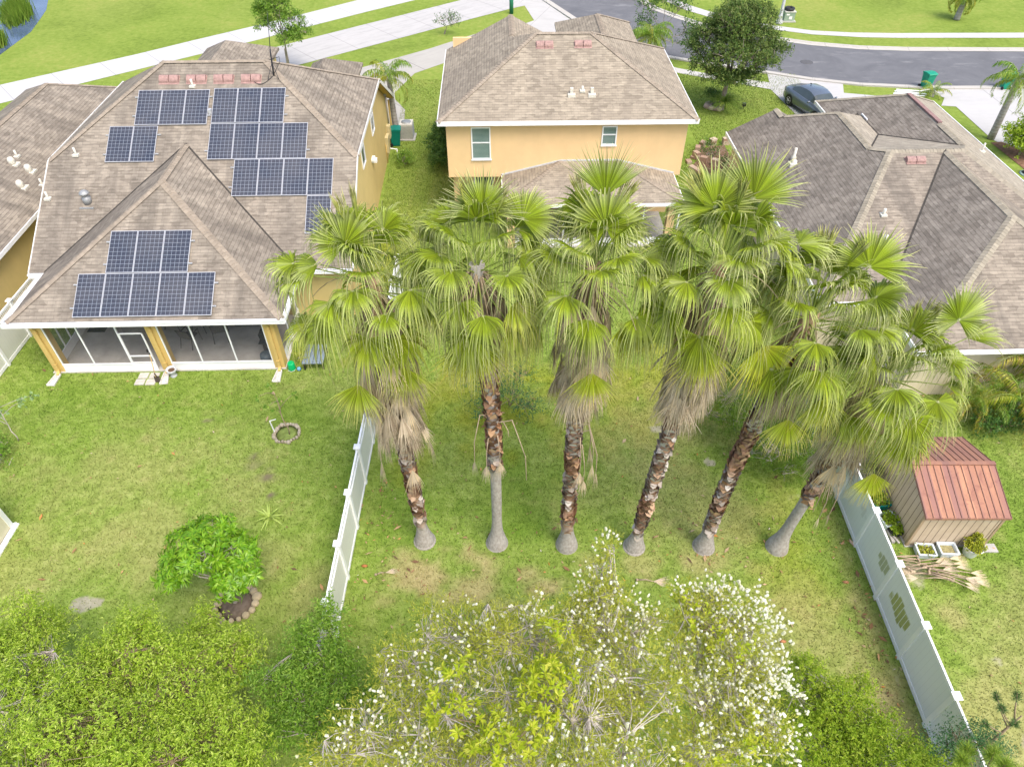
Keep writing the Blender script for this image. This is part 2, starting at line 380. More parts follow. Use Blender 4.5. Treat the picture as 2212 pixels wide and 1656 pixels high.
m=MB(); m.box(.45,.14,2.3,9.7,.44,2.5); m.box(.45,.44,2.3,.75,3.5,2.5); m.box(9.4,.44,2.3,9.7,3.5,2.5); m.pieces('porch_beam',YELLOW2,HA)
for xc in (.56,4.78,9.16):
    m=MB(); m.box(xc,.16,0,xc+.40,.56,2.3); o=m.build('porch_column',YELLOW2,HA)
    d=MB(); d.bar((xc+.2,.11,.12),(xc+.2,.11,2.2),.11,.08,(0,1,0)); d.bar((xc+.2,.11,2.2),(xc+.2,-.06,2.5),.11,.08); d.bar((xc+.2,.12,.14),(xc+.2,-.05,.05),.11,.08)
    for z in (.45,2.05): d.box(xc+.13,.05,z,xc+.27,.165,z+.03)
    d.build('downspout',YELLOW2,o)
# screen framing
m=MB()
for x0,x1 in ((.96,3.66),(5.18,9.16)): m.box(x0,.2,.03,x1,.23,.36); m.box(x0,.18,.34,x1,.25,.38)
m.pieces('kick_panel',WHITE2,HA)
m=MB()
for x in (.98,2.22,3.66,5.2,6.41,7.75,9.13): m.box(x-.025,.19,.03,x+.025,.24,2.3)
for x0,x1 in ((.96,4.78),(5.18,9.16)): m.box(x0,.19,2.24,x1,.24,2.3)
for y in (1.75,3.3): m.box(.66,y-.025,.05,.70,y+.025,2.3); m.box(9.46,y-.025,.05,9.5,y+.025,2.3)
for x in (.66,9.46): m.box(x,.56,.05,x+.04,3.5,.38); m.box(x,.56,.38,x+.04,3.5,.43)
m.box(.66,1.2,.05,.70,1.25,1.9)
m.pieces('screen_frame',WHITE2,HA)
m=MB()
for a,b in ((1.0,2.2),(2.24,3.64),(5.22,6.39),(6.43,7.73),(7.77,9.11)): m.face([(a,.212,.38),(b,.212,.38),(b,.212,2.24),(a,.212,2.24)])
m.face([(3.9,.212,1.9),(4.78,.212,1.9),(4.78,.212,2.24),(3.9,.212,2.24)])
for x in (.678,9.478): m.face([(x,.56,.43),(x,3.5,.43),(x,3.5,2.3),(x,.56,2.3)])
m.pieces('screen_mesh',SCREEN,HA)
m=MB()
for z in (.05,.4,.74,1.86): m.box(3.69,.17,z,4.60,.21,z+(.3 if z==.05 else .05))
for x in (3.69,4.55): m.box(x,.165,.05,x+.05,.215,1.91)
DOOR=m.build('screen_door',WHITE2,HA)
m=MB(); m.face([(3.74,.187,.45),(4.55,.187,.45),(4.55,.187,.74),(3.74,.187,.74)]); m.face([(3.74,.187,.79),(4.55,.187,.79),(4.55,.187,1.86),(3.74,.187,1.86)]); m.pieces('door_screen',SCREEN,DOOR)
m=MB(); m.box(4.48,.13,.98,4.53,.165,1.1); m.build('handle',BLACK,DOOR)
# sliding door in back wall of porch
o=None; m=MB(); m.box(5.0,3.44,.05,7.6,3.495,2.15); o=m.build('sliding_door',WHITE2,HA); g=MB()
for k in range(2): g.box(5.08+1.26*k,3.42,.13,6.26+1.26*k,3.436,2.07)
g.build('pane',DARKGLASS,o)
zf=lambda y:2.65+.583*(y-3.15); zw=lambda y:2.66+.583*y
panel_row(HA,2.42,.06,5,zw); panel_row(HA,3.40,1.57,3,zw)
panel_row(HA,2.76,8.88,3,zf); panel_row(HA,1.76,7.35,2,zf,1.008,1.49); panel_row(HA,5.97,8.93,3,zf,1.02); panel_row(HA,5.97,7.41,4,zf,1.028); panel_row(HA,7.12,5.91,4,zf,1.03); panel_row(HA,10.22,4.40,1,zf)
m=MB()   # rail ends sticking out and the small junction box
for (x,y) in ((1.7,7.7),(3.86,7.7),(1.7,8.5),(3.86,8.5),(5.85,9.3),(5.85,10.1),(9.1,9.3),(9.1,10.1),(10.15,7.8),(5.9,7.8),(7.05,6.3),(7.05,7.1),(2.7,9.3),(2.7,10.1)):
    m.bar((x-.07,y,zf(y)+.06),(x+.07,y,zf(y)+.06),.04,.04)
for (x,y) in ((2.36,.4),(2.36,1.2),(7.54,.4),(7.54,1.2),(3.34,1.9),(3.34,2.7),(6.5,1.9),(6.5,2.7)): m.bar((x-.07,y,zw(y)+.06),(x+.07,y,zw(y)+.06),.04,.04)
m.box(5.83,9.35,zf(9.4)+.03,5.95,9.55,zf(9.4)+.2)
m.pieces('mounting_rail',ALU,HA)
for x in (3.56,4.73,5.90,7.08): vent_pair(HA,x,10.9,zf(10.9),.583,.425,.39)
pipe(HA,5.0,10.62,zf(10.62),.3);pipe(HA,.5,7.75,zf(7.75),.32);pipe(HA,-.35,6.0,zf(6.0),.3)
m=MB(); x,y=1.28,5.85; z=zf(y); m.lathe([(.17,-.1),(.17,.16),(.13,.18),(.13,.30),(.2,.31),(.2,.36),(.12,.44),(.03,.47)],(x,y,z+.05),18); m.box(x-.28,y-.3,z-.17,x+.28,y-.22,z-.12); m.build('flue_cap',GREY,HA)
m=MB(); x,y=8.45,11.05; z=zf(y)
m.tube([(x,y,z),(x+.08,y,z+1.0),(x+.1,y,z+1.1)],[.035,.03,.03],8); m.tube([(x+.1,y,z+1.1),(x+.33,y,z+2.6)],[.018,.006],6)
for dx,dy in ((-.25,-.2),(.25,-.2),(0,.3)): m.tube([(x+.04,y,z+.55),(x+dx,y+dy,z+dy*.583)],.012,5)
m.build('antenna_mast',plain('antenna_dark',(.05,.055,.07),.2,5,.5),HA)
m=MB(); pts=[]
for i in range(15):
    t=i/14; yy=11.0-.35*math.sin(t*math.pi)+.0*t; xx=8.4-1.0*t; pts.append((xx,yy,zf(yy)+.03))
m.tube(pts,.012,5); m.tube([(8.45,11.1,zf(11.1)+.03),(8.75,11.35,zf(11.35)+.3),(8.7,11.6,zf(11.6)+.28),(8.2,11.7,zf(11.7)+.06)],.012,5); m.build('antenna_cable',BLACK,HA)
# things fixed to the side wall
def window_x(parent,y0,y1,z0,z1,x,mid=None):
    f=MB(); t=.06
    for a in ((y0,z0,y1,z0+t),(y0,z1-t,y1,z1),(y0,z0+t,y0+t,z1-t),(y1-t,z0+t,y1,z1-t)): f.box(x-.01,a[0],a[1],x+.05,a[2],a[3])
    if mid: f.box(x-.01,y0+t,mid-.03,x+.045,y1-t,mid+.03)
    o=f.build('window',WHITE2,parent); g=MB(); g.box(x+.004,y0+t,z0+t,x+.012,y1-t,z1-t); g.build('pane',DARKGLASS,o)
window_x(HA,13.7,14.6,3.25,4.75,11.85,4.1); window_x(HA,10.1,11.0,3.3,4.75,11.85,4.2)
m=MB(); m.box(11.85,12.6,2.38,12.1,12.85,2.55); m.box(11.85,12.5,2.5,12.0,12.95,2.6); m.build('floodlight',WHITE2,HA)
m=MB(); m.tube([(11.93,19.1,1.4),(11.93,19.1,3.2)],.03,8); m.box(11.86,18.95,3.15,12.0,19.2,3.3); m.build('conduit',GREY,HA)
m=MB(); m.box(11.851,18.5,.9,12.05,18.9,1.6); m.box(11.851,17.5,.5,12.02,17.9,1.4); m.box(11.851,18.0,.9,12.0,18.35,1.3); m.pieces('meter_box',plain('beige_box',(.55,.47,.26),.1,3,.6,.3),HA)
m=MB(); m.tube([(11.9,17.3,.0),(11.9,17.3,1.1)],.025,6); m.build('conduit',YELLOW2,HA)
m=MB(); m.bar((11.93,20.06,.1),(11.93,20.06,2.5),.1,.08); m.build('downspout',YELLOW2,HA)
# ---------------- house B : centre
HB=thing('orange_house','peach orange two-storey house with a tan hip roof behind the second and third palms','house',(-3.37,31.03,0),R(1.3))
e=5.3;m5=.5;zr=e+.5*4.6
roof([[(0,0,e),(11.87,0,e),(7.27,4.6,zr),(4.6,4.6,zr)],[(0,9.2,e),(11.87,9.2,e),(7.27,4.6,zr),(4.6,4.6,zr)],[(0,0,e),(4.6,4.6,zr),(0,9.2,e)],[(11.87,0,e),(7.27,4.6,zr),(11.87,9.2,e)]],SHB,HB)
roof([[(-.004,4.2,e+.004),(3.5,4.2,e+.004+1.75),(3.5,9.15,e+.004+1.75),(-.004,9.15,e+.004)],[(7.0,9.15,e),(3.5,9.15,e+1.754),(3.5,4.2,e+1.754),(7,4.2,e)]],SHB,HB,'front_roof')
roof([[(6.2,13.6,e),(10.6,13.6,e),(8.4,11.4,e+1.1)],[(6.2,13.6,e),(8.4,11.4,e+1.1),(8.4,6,e+1.1),(6.2,6,e)],[(10.6,13.6,e),(10.6,6,e),(8.4,6,e+1.1),(8.4,11.4,e+1.1)]],SHB,HB,'front_roof')
caps([((0,0,e),(4.6,4.6,zr)),((11.87,0,e),(7.27,4.6,zr)),((4.6,4.6,zr),(7.27,4.6,zr)),((3.5,6,e+1.754),(3.5,9.15,e+1.754)),((8.4,8,e+1.1),(8.4,11.4,e+1.1)),((8.4,11.4,e+1.1),(10.6,13.6,e)),((7.27,4.6,zr),(11.87,9.2,e))],CAPA,HB)
m=MB(); m.box(.33,.36,2.42,11.53,8.9,e-.12); m.box(.5,1.0,0,11.3,8.8,2.42); m.box(.4,8.9,0,6.8,9.05,6.0); m.box(6.5,8.9,0,10.3,13.2,5.18); m.build('wall',ORANGE,HB)
m=MB(); m.box(.32,.355,2.40,11.54,1.0,2.42); m.build('overhang_soffit',plain('soffit_brown',(.35,.25,.12),.1,2),HB)
m=MB()
for p,q in (((-.02,-.02,e-.09),(11.89,-.02,e-.09)),((-.02,-.02,e-.09),(-.02,9.2,e-.09)),((11.89,-.02,e-.09),(11.89,9.2,e-.09))): m.bar(p,q,.03,.2)
m.pieces('fascia',WHITE2,HB)
m=MB(); m.box(.0,.0,e-.19,11.85,.36,e-.17); m.build('soffit',CREAM,HB)
window_y(HB,1.48,2.38,3.33,4.9,.36,4.15); window_y(HB,7.56,8.26,3.97,4.9,.36,4.48); window_y(HB,1.5,2.45,1.0,2.2,1.0,1.6,False)
vent_pair(HB,4.62,3.9,e+1.95,.5,.40,.37); vent_pair(HB,6.44,3.92,e+1.96,.5,.40,.37)
pipe(HB,6.65,1.5,e+.75,.22,.05)
for x in (6.13,7.07):
    m=MB(); m.box(x-.06,1.28,e+.62,x+.08,1.42,e+.95); m.box(x-.16,1.15,e+.56,x+.18,1.5,e+.70); m.build('exhaust_vent',PVC,HB)
roof([[(2.9,-2.45,2.5),(11.2,-2.45,2.5),(8.42,.36,3.2),(5.71,.36,3.2)],[(2.9,-2.45,2.5),(5.71,.36,3.2),(2.9,.36,2.5)],[(11.2,-2.45,2.5),(8.42,.36,3.2),(11.2,.36,2.5)]],SHB,HB,'porch_roof')
caps([((2.9,-2.45,2.5),(5.71,.36,3.2)),((11.2,-2.45,2.5),(8.42,.36,3.2))],CAPA,HB,.14,.2)
m=MB()
for p,q in (((2.88,.34,2.53),(5.71,.34,3.23)),((5.71,.34,3.23),(8.42,.34,3.23)),((8.42,.34,3.23),(11.22,.34,2.53))): m.bar(p,q,.03,.07)
m.build('flashing',plain('lead_flashing',(.55,.56,.57),.1,4,.5,.4),HB)
m=MB()
for p,q in (((2.9,-2.47,2.41),(11.2,-2.47,2.41)),((2.88,-2.45,2.41),(2.88,.3,2.41)),((11.22,-2.45,2.41),(11.22,.3,2.41))): m.bar(p,q,.03,.16)
m.bar((11.1,-2.35,2.3),(11.1,-2.2,.1),.09,.09); m.pieces('gutter',WHITE,HB)
for x in (3.1,6.9,10.6):
    m=MB(); m.box(x,-2.2,0,x+.35,-1.85,2.3); m.build('porch_column',ORANGE,HB)
m=MB(); m.box(3.1,-2.15,2.18,10.95,-1.9,2.36); m.build('porch_beam',ORANGE,HB)
m=MB(); m.box(3.45,-2.06,0,6.9,-2.0,.42); m.box(7.25,-2.06,0,10.6,-2.0,.42)
for x in (4.6,5.75,8.4,9.5): m.box(x-.025,-2.06,.42,x+.025,-2.01,2.2)
m.pieces('screen_frame',WHITE2,HB)
m=MB(); m.face([(3.45,-2.04,.42),(6.9,-2.04,.42),(6.9,-2.04,2.18),(3.45,-2.04,2.18)]); m.face([(7.25,-2.04,.42),(10.6,-2.04,.42),(10.6,-2.04,2.18),(7.25,-2.04,2.18)]); m.pieces('screen_mesh',SCREEN,HB)
m=MB(); m.box(3.1,-2.2,0,10.95,1.0,.05); m.build('porch_floor',CONC,HB)
# ---------------- house C : right
HC=thing('grey_roofed_house','one-storey house with a weathered grey-brown hip and valley roof, at the right','house',(11.755,19.727,0),R(1.76))
E=2.7; q=.517; q2=.337; zt=5.15
faces={SHCD:[[(0,1.4,E),(4.74,8.7,zt),(4.25,9.45,4.9),(4.25,13.2,4.9),(2.45,15.0,3.97),(2.34,16,3.91),(0,16,E)]],}
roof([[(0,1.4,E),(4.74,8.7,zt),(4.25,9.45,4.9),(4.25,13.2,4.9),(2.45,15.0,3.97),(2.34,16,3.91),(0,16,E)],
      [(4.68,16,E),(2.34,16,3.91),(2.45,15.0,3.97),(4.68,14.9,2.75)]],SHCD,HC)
roof([[(0,1.4,E-.004),(12.66,1.4,E-.004),(7.92,8.7,zt),(4.74,8.7,zt)]],SHC,HC)
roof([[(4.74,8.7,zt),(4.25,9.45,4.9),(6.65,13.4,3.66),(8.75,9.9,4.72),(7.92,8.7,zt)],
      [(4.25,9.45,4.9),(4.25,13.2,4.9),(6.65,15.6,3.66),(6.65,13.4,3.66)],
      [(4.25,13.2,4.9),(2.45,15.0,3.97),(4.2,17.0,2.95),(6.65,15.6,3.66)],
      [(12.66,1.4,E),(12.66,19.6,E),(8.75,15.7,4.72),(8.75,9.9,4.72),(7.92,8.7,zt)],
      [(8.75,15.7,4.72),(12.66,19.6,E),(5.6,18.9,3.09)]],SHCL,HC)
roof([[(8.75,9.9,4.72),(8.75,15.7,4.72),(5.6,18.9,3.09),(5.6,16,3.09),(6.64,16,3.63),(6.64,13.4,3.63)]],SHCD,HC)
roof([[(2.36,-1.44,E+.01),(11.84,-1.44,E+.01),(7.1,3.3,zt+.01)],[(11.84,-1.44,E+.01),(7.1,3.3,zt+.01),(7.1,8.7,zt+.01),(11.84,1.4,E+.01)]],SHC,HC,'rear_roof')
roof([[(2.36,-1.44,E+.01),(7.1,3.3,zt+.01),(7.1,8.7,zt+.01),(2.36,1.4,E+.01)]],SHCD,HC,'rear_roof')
caps([((0,1.4,E),(4.74,8.7,zt)),((4.74,8.7,zt),(7.92,8.7,zt)),((7.92,8.7,zt),(12.66,1.4,E)),((4.74,8.7,zt),(4.25,9.45,4.9)),((4.25,9.45,4.9),(4.25,13.2,4.9)),((4.25,13.2,4.9),(2.45,15,3.97)),((2.34,15,3.95),(2.34,16,3.91)),((7.1,3.3,zt),(7.1,8.5,zt)),((2.36,-1.44,E),(7.1,3.3,zt)),((11.84,-1.44,E),(7.1,3.3,zt)),((8.75,9.9,4.72),(8.75,12.2,4.72)),((8.75,15.7,4.72),(12.66,19.6,E)),((8.75,15.7,4.72),(5.6,18.9,3.09)),((7.92,8.7,zt),(8.75,9.9,4.72))],CAPC,HC,.17,.4)
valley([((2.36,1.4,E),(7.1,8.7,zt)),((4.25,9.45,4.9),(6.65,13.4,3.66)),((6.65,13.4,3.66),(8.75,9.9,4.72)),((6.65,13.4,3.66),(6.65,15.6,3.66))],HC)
m=MB(); m.box(8.66,12.3,4.70,8.86,15.7,4.765); m.build('ridge_vent',plain('red_ridge_vent',(.27,.17,.155),.2,5),HC)
m=MB(); m.box(.4,2.0,0,12.3,15.7,2.62); m.box(2.8,-.9,0,11.4,2.0,2.62); m.box(6,15.7,0,12.2,18.6,2.62); m.build('wall',CREAM,HC)
m=MB()
for p,qq in (((-.02,1.4,E-.07),(-.02,16,E-.07)),((2.34,-1.46,E-.07),(11.86,-1.46,E-.07)),((12.69,1.4,E-.07),(12.69,19.6,E-.07)),((5.58,16,3.02),(5.58,18.9,3.02)),((2.34,-1.46,E-.07),(2.34,1.4,E-.07)),((6.72,15.0,3.66),(6.72,15.7,3.66)),((0,1.38,E-.07),(2.34,1.38,E-.07))): m.bar(p,qq,.05 if qq[0]<12 else .04,.18)
m.pieces('fascia',WHITE2,HC)
vent_pair(HC,5.2,8.1,E+q2*(8.1-1.4),.337,.41,.38)
pipe(HC,3.42,5.35,E+q2*(5.35-1.4),.28,.06,'vent_pipe'); 
pipe(HC,10.9,11.6,E+q*(12.66-10.9),.4)
x,y=1.72,11.1; z=E+q*x; m=MB(); m.lathe([(.12,-.1),(.12,.12),(.07,.2),(.06,.55)],(x,y,z),10); m.lathe([(.13,-.1),(.13,.14),(.05,.18)],(x-.08,y-.35,z-.02),10); m.box(x-.3,y-.55,z-.2,x+.12,y-.2,z+.02); m.build('flue_cap',PVC,HC)
m=MB(); m.lathe([(.14,-.1),(.14,.16),(.10,.24),(.03,.27)],(3.15,4.1,E+q2*2.7),10); m.build('flue_cap',PVC,HC)
# ---------------- house D : far left
HD=thing('corner_house','one-storey yellow house with a plain tan roof behind the picket-topped fence at the left edge','house',(-20.6,20,0),R(1.55))
roof([[(-.1,-1,2.85),(-.1,21.2,2.85),(-3.5,17.7,4.5),(-3.5,-1,4.5)],[(-.1,21.2,2.85),(-6.9,21.2,2.85),(-3.5,17.7,4.5)],[(-6.9,-1,2.85),(-3.5,-1,4.5),(-3.5,17.7,4.5),(-6.9,21.2,2.85)]],SHA,HD)
caps([((-3.5,-1,4.5),(-3.5,17.7,4.5)),((-3.5,17.7,4.5),(-.1,21.2,2.85))],CAPA,HD)
m=MB(); m.box(-6.5,-.9,0,-.5,20.8,2.75); m.build('wall',YELLOW,HD)
m=MB(); m.bar((-.08,-1,2.76),(-.08,21.2,2.76),.04,.17); m.build('fascia',WHITE2,HD)
for x,y in ((-2.0,10.2),(-1.35,10.1),(-1.15,8.8)):
    z=2.85+.485*(-.1-x); m=MB(); m.lathe([(.15,-.1),(.15,.16),(.11,.26),(.03,.3)],(x,y,z),12); m.box(x-.22,y-.2,z-.12,x+.26,y+.2,z-.03); m.build('exhaust_vent',PVC,HD)
pipe(HD,-2.05,10.8,2.85+.485*1.95,.3,.05); pipe(HD,-.6,9.4,2.85+.485*.5,.3,.05)
# ---------------- house E : corner of a shed at lower left
m=MB()
HE=thing('garden_shed','corner of a beige shed with a white footing on the lawn at the left edge','shed',(-15.92,13.0,0),0)
m.box(-2.4,-3.2,.1,-.02,0,2.1); m.build('wall',plain('beige_panel',(.62,.58,.40),.06,2,.7),HE)
m=MB(); m.box(-.14,-.14,.1,.0,.02,2.1); m.box(-.14,-3.2,.1,0,-3.05,2.1); m.pieces('corner_trim',plain('pale_trim',(.70,.72,.66),.04,2),HE)
m=MB(); m.box(-2.45,-3.25,0,.12,.08,.06); m.box(.02,-3.2,.06,.1,.06,.12); m.build('base',WHITE2,HE)
m=MB(); m.box(-2.5,-3.3,2.1,-.05,.05,2.2); m.build('roof',plain('pale_roof',(.62,.63,.56),.06,2),HE)
# ---------------- shed
SHED=thing('wooden_shed','brown sided shed with a low rusty metal roof beside the right fence','shed',(12.30,12.27,0),R(0))
SW,SD_=2.42,3.1
def siding():
    t=NT('grooved_siding',.85,.15); p=t.sep(t.coord()); u=t.math('ADD',p[0],p[1]); f=t.math('FRACT',t.math('MULTIPLY',u,4.4)); g=t.math('LESS_THAN',f,.09)
    n=t.noise(1.4,5,.6); c=t.ramp(n,[(.3,(.44,.35,.25)),(.7,(.55,.45,.33))]); n2=t.noise(1,3,.5,t.scale(t.coord(),(5,5,.4))); c=t.mix(t.ramp(n2,[(.45,0),(.8,.3)]),c,(.30,.22,.14))
    t.col(t.mix(g,c,(.12,.085,.055))); t.bump(t.math('SUBTRACT',1,g),.6,.02); return t.m
m=MB(); m.xprism([(0,.04),(0,1.62),(1.5,2.14),(3.0,1.62),(3.0,.04)],0,SW); m.build('wall',siding(),SHED)
m=MB(); m.box(-.03,-.02,.0,.05,.06,1.60); m.box(SW-.05,-.02,0,SW+.03,.06,1.6); m.box(-.03,2.95,0,.05,3.03,1.6); m.pieces('corner_trim',plain('brown_trim',(.36,.27,.17),.1,3),SHED)
m=MB(); m.box(-.06,-.05,0,SW+.06,3.06,.04); m.box(SW-.1,-.25,0,SW+.35,.05,.05); m.build('base',CONC,SHED)
def rust(name,a,b,c):
    t=NT(name,.55,.4); x=t.sep(t.coord())[0]; ci=t.math('FLOOR',t.math('MULTIPLY',x,4.75)); 
    wn=t.n('ShaderNodeTexWhiteNoise',noise_dimensions='1D'); t.l(ci,wn.inputs['W'])
    n=t.noise(1,5,.65,t.scale(t.coord(),(2.4,.7,.7))); f=t.math('ADD',t.math('MULTIPLY',wn.outputs[0],.45),t.math('MULTIPLY',n,.6))
    f2=t.noise(2.2,5,.7,None,1.0)
    col=t.ramp(f,[(.35,a),(.6,b),(.8,c)]); t.col(t.mix(t.ramp(f2,[(.52,0),(.72,.6)]),col,(.16,.05,.045))); t.bump(t.noise(30,3),.15,.01); return t.m
RUST1=rust('rusty_brown_metal',(.25,.13,.10),(.30,.15,.10),(.40,.20,.12)); RUST2=rust('orange_rusted_metal',(.26,.12,.095),(.33,.15,.09),(.44,.215,.12))
def srf(y0,z0,y1,z1,mat):
    m=MB(); x0,x1=-.06,SW+.06; m.face([(x0,y0,z0),(x1,y0,z0),(x1,y1,z1),(x0,y1,z1)] if y1>y0 else [(x0,y1,z1),(x1,y1,z1),(x1,y0,z0),(x0,y0,z0)]);
    m.face([(x0,y0,z0-.04),(x0,y1,z1-.04),(x1,y1,z1-.04),(x1,y0,z0-.04)]); m.face([(x0,y0,z0-.06),(x1,y0,z0-.06),(x1,y0,z0),(x0,y0,z0)])
    m.face([(x0,y0,z0-.06),(x0,y0,z0),(x0,y1,z1),(x0,y1,z1-.06)]); m.face([(x1,y0,z0-.06),(x1,y1,z1-.06),(x1,y1,z1),(x1,y0,z0)])
    o=m.build('roof',mat,SHED); s=MB()
    for i in range(13):
        x=x0+.01+i*(x1-x0-.02)/12; s.bar((x,y0,z0+.008),(x,y1,z1+.008),.018,.022)
    s.pieces('seam',plain('seam_metal',(.17,.085,.065),.2,5,.6,.4),o)
srf(-.1,1.62,1.5,2.2,RUST2); srf(3.1,1.62,1.5,2.2,RUST1)
m=MB(); m.bar((-.07,1.5,2.22),(SW+.07,1.5,2.22),.14,.03); m.bar((-.065,-.11,1.59),(SW+.065,-.11,1.59),.03,.07); m.build('ridge_cap',RUST1,SHED)
# ------------------------------------------------------------------ ground
rng=np.random.default_rng(7)
def vnoise(x,y,s,seed):
    "smooth value noise, numpy"
    r=np.random.default_rng(seed); T=r.random((64,64)); X=x/s;Y=y/s; xi=np.floor(X).astype(int);yi=np.floor(Y).astype(int); fx=X-xi;fy=Y-yi
    fx=fx*fx*(3-2*fx);fy=fy*fy*(3-2*fy); g=lambda a,b:T[a%64,b%64]
    return (g(xi,yi)*(1-fx)+g(xi+1,yi)*fx)*(1-fy)+(g(xi,yi+1)*(1-fx)+g(xi+1,yi+1)*fx)*fy
def fbm(x,y,s,seed): return .55*vnoise(x,y,s,seed)+.3*vnoise(x,y,s/2.3,seed+1)+.15*vnoise(x,y,s/5,seed+2)
DRY=[(-2.6,11.2,1.0,.8,.9),(-1.3,11.9,.9,.6,1.0),(-1.4,10.9,.8,.5,.8),(.4,11.3,.5,.35,.7),(1.0,10.8,.6,.3,.8),(-3.6,10.4,.5,.3,.5),(-.3,10.3,.6,.3,.5),(6.0,11.7,.7,.4,.5),(3.9,11.6,.7,.5,.5),(2.4,11.6,.4,.4,.4),
     (5,17,2.5,2,.35),(6.4,13.5,2,1.6,.35),(8.6,9,1.6,1.6,.4),(9.4,7.3,1.0,1.6,.7),(10.2,9.2,.35,3,.5),(9.7,6,1,1.5,.8),(15,9,3,2,.35),(12.7,10.1,.8,.8,.6),(13,7,2,2,.55),(16,6.5,2,2,.5),(-11,12.5,3,1.5,.35),(-13,15,3,2,.25),(-9,14.6,1.6,1,.3),(-7.6,12,1.4,1,.3),(-15,11,2,2,.3),(-6.0,10.5,.8,1.5,.3),(4.6,15.5,1.5,1.8,.4),(-9,11,1.5,1.2,.2),(2,14,1.2,.6,.15)]
SAND=[(-12.5,10.3,.55,.3,1.),(-5.2,29,.5,1,.2),(6.9,15.6,.25,.18,.9),(7.4,14.6,.3,.15,.9),(8.5,16.1,.6,.2,.8),(5.3,17.2,.3,.2,.8),(9.3,14.2,.6,.25,.5),(8.8,7.4,.4,.3,.7),(9.5,6.9,.5,.5,.9),(9.2,8.5,.5,.25,.4),(13.2,8.6,.35,.2,.7),(14.6,8.2,.4,.15,.6),(13.2,6.4,.5,.3,.8),(8.4,9.9,.3,.2,.5),(12.2,11.3,.5,.8,.7),(12.1,13.0,.35,.8,.8),(10.4,8.2,.15,2.5,.5),(3.5,11.1,.3,.2,.6),(2.0,11.8,.12,.1,.0),(17.2,17.8,.8,.4,.6)]
DARK=[(-8.35,14.95,.28,.14,1.),(-8.5,15.3,.2,.1,.8),(-9.1,15.9,.12,.1,.7),(-8.0,14.2,.2,.12,1.),(-11.2,17.6,.22,.12,.8),(-8.9,15.5,.3,.2,.45),(6.2,17.2,.25,.2,.6),(29.6,38.2,.9,1.3,1.)]
LUSH_SHADE=[(.4,14.2,1.6,2.0,.9),(1.0,17,1.2,1.5,.5),(-3.6,13.5,1.0,1.8,.5),(5.2,13,1,1,.2),(-14.5,18.2,2.2,1.4,.4),(-9,18.5,3.2,1.0,.55),(16,13,2,3,.6),(-17,18.5,1.5,1.5,.5),(-15,16,1.5,1.5,.3),(3,9.7,1,.6,.3),(-5.5,14,.5,4,.5)]  # rich green patches; the long last strip paints the left fence's soft shadow
YEL=[(-1.2,19.5,2.6,2.6,.6),(3.3,19,2.6,2.6,.6),(-3.5,17.5,1.2,2,.45),(6,20,2,2,.6),(-6.3,27,1.5,5,.55),(8.5,12,1.2,2.2,.3)]
def blob(x,y,L,jn):
    o=np.zeros_like(x)
    for cx,cy,rx,ry,s in L:
        d=np.sqrt(((x-cx)/rx)**2+((y-cy)/ry)**2)+(jn-.5)*2.2; o=np.maximum(o,s*np.clip(1.35-d,0,1))
    return o
def ground_attrs(x,y):
    j=fbm(x,y,.8,3); j2=fbm(x,y,.45,11)
    dry=np.clip(blob(x,y,DRY,j)+ .35*np.clip(fbm(x,y,3.2,21)-.52,0,1)+.9*np.clip(fbm(x,y,.45,25)-.60,0,1),0,1)
    return dict(dry=dry,sand=blob(x,y,SAND,j2),dark=blob(x,y,DARK,j2),lush_shade=np.clip(blob(x,y,LUSH_SHADE,j)+.5*np.clip(fbm(x,y,2.5,31)-.5,0,1),0,1),yel=blob(x,y,YEL,j))
def lines(a,b,s,lo,hi):
    mid=np.arange(a,b+1e-6,s); l=[a];st=s
    while l[-1]>lo: st*=1.25; l.append(l[-1]-st)
    h=[b];st=s
    while h[-1]<hi: st*=1.25; h.append(h[-1]+st)
    return np.array(sorted(set(np.round(np.concatenate([mid,l,h]),4))))
gx=lines(-21,19,.16,-420,420); gy=lines(4,23,.16,-300,620)
GX,GY=np.meshgrid(gx,gy); nx,ny=len(gx),len(gy)
V=np.stack([GX.ravel(),GY.ravel(),np.zeros(nx*ny)],1)
I=np.arange(nx*ny).reshape(ny,nx); F=np.stack([I[:-1,:-1],I[:-1,1:],I[1:,1:],I[1:,:-1]],-1).reshape(-1,4)
GA=ground_attrs(GX.ravel(),GY.ravel())
def grass_color(t,fine,blade=False):
    "shared colour logic : base green, deep green with fence shade, yellow, straw, dirt"
    g=t.ramp(fine,[(.32,(.085,.145,.018)),(.5,(.20,.285,.050)),(.70,(.35,.41,.13))])
    g=t.mix(t.attr('lush_shade'),g,t.ramp(fine,[(.3,(.065,.135,.013)),(.7,(.19,.30,.038))]))
    g=t.mix(t.attr('yel'),g,t.ramp(fine,[(.3,(.15,.19,.012)),(.7,(.38,.36,.035))]))
    g=t.mix(t.attr('dry'),g,t.ramp(fine,[(.3,(.25,.215,.08)),(.7,(.50,.43,.22))]))
    return g
t=NT('lawn_ground',.95,.05)
co=t.coord()
f=t.math('ADD',t.math('MULTIPLY',t.noise(3.2,8,.72),.62),t.math('MULTIPLY',t.noise(14,6,.8),.40))
g=grass_color(t,t.math('SUBTRACT',f,.02))
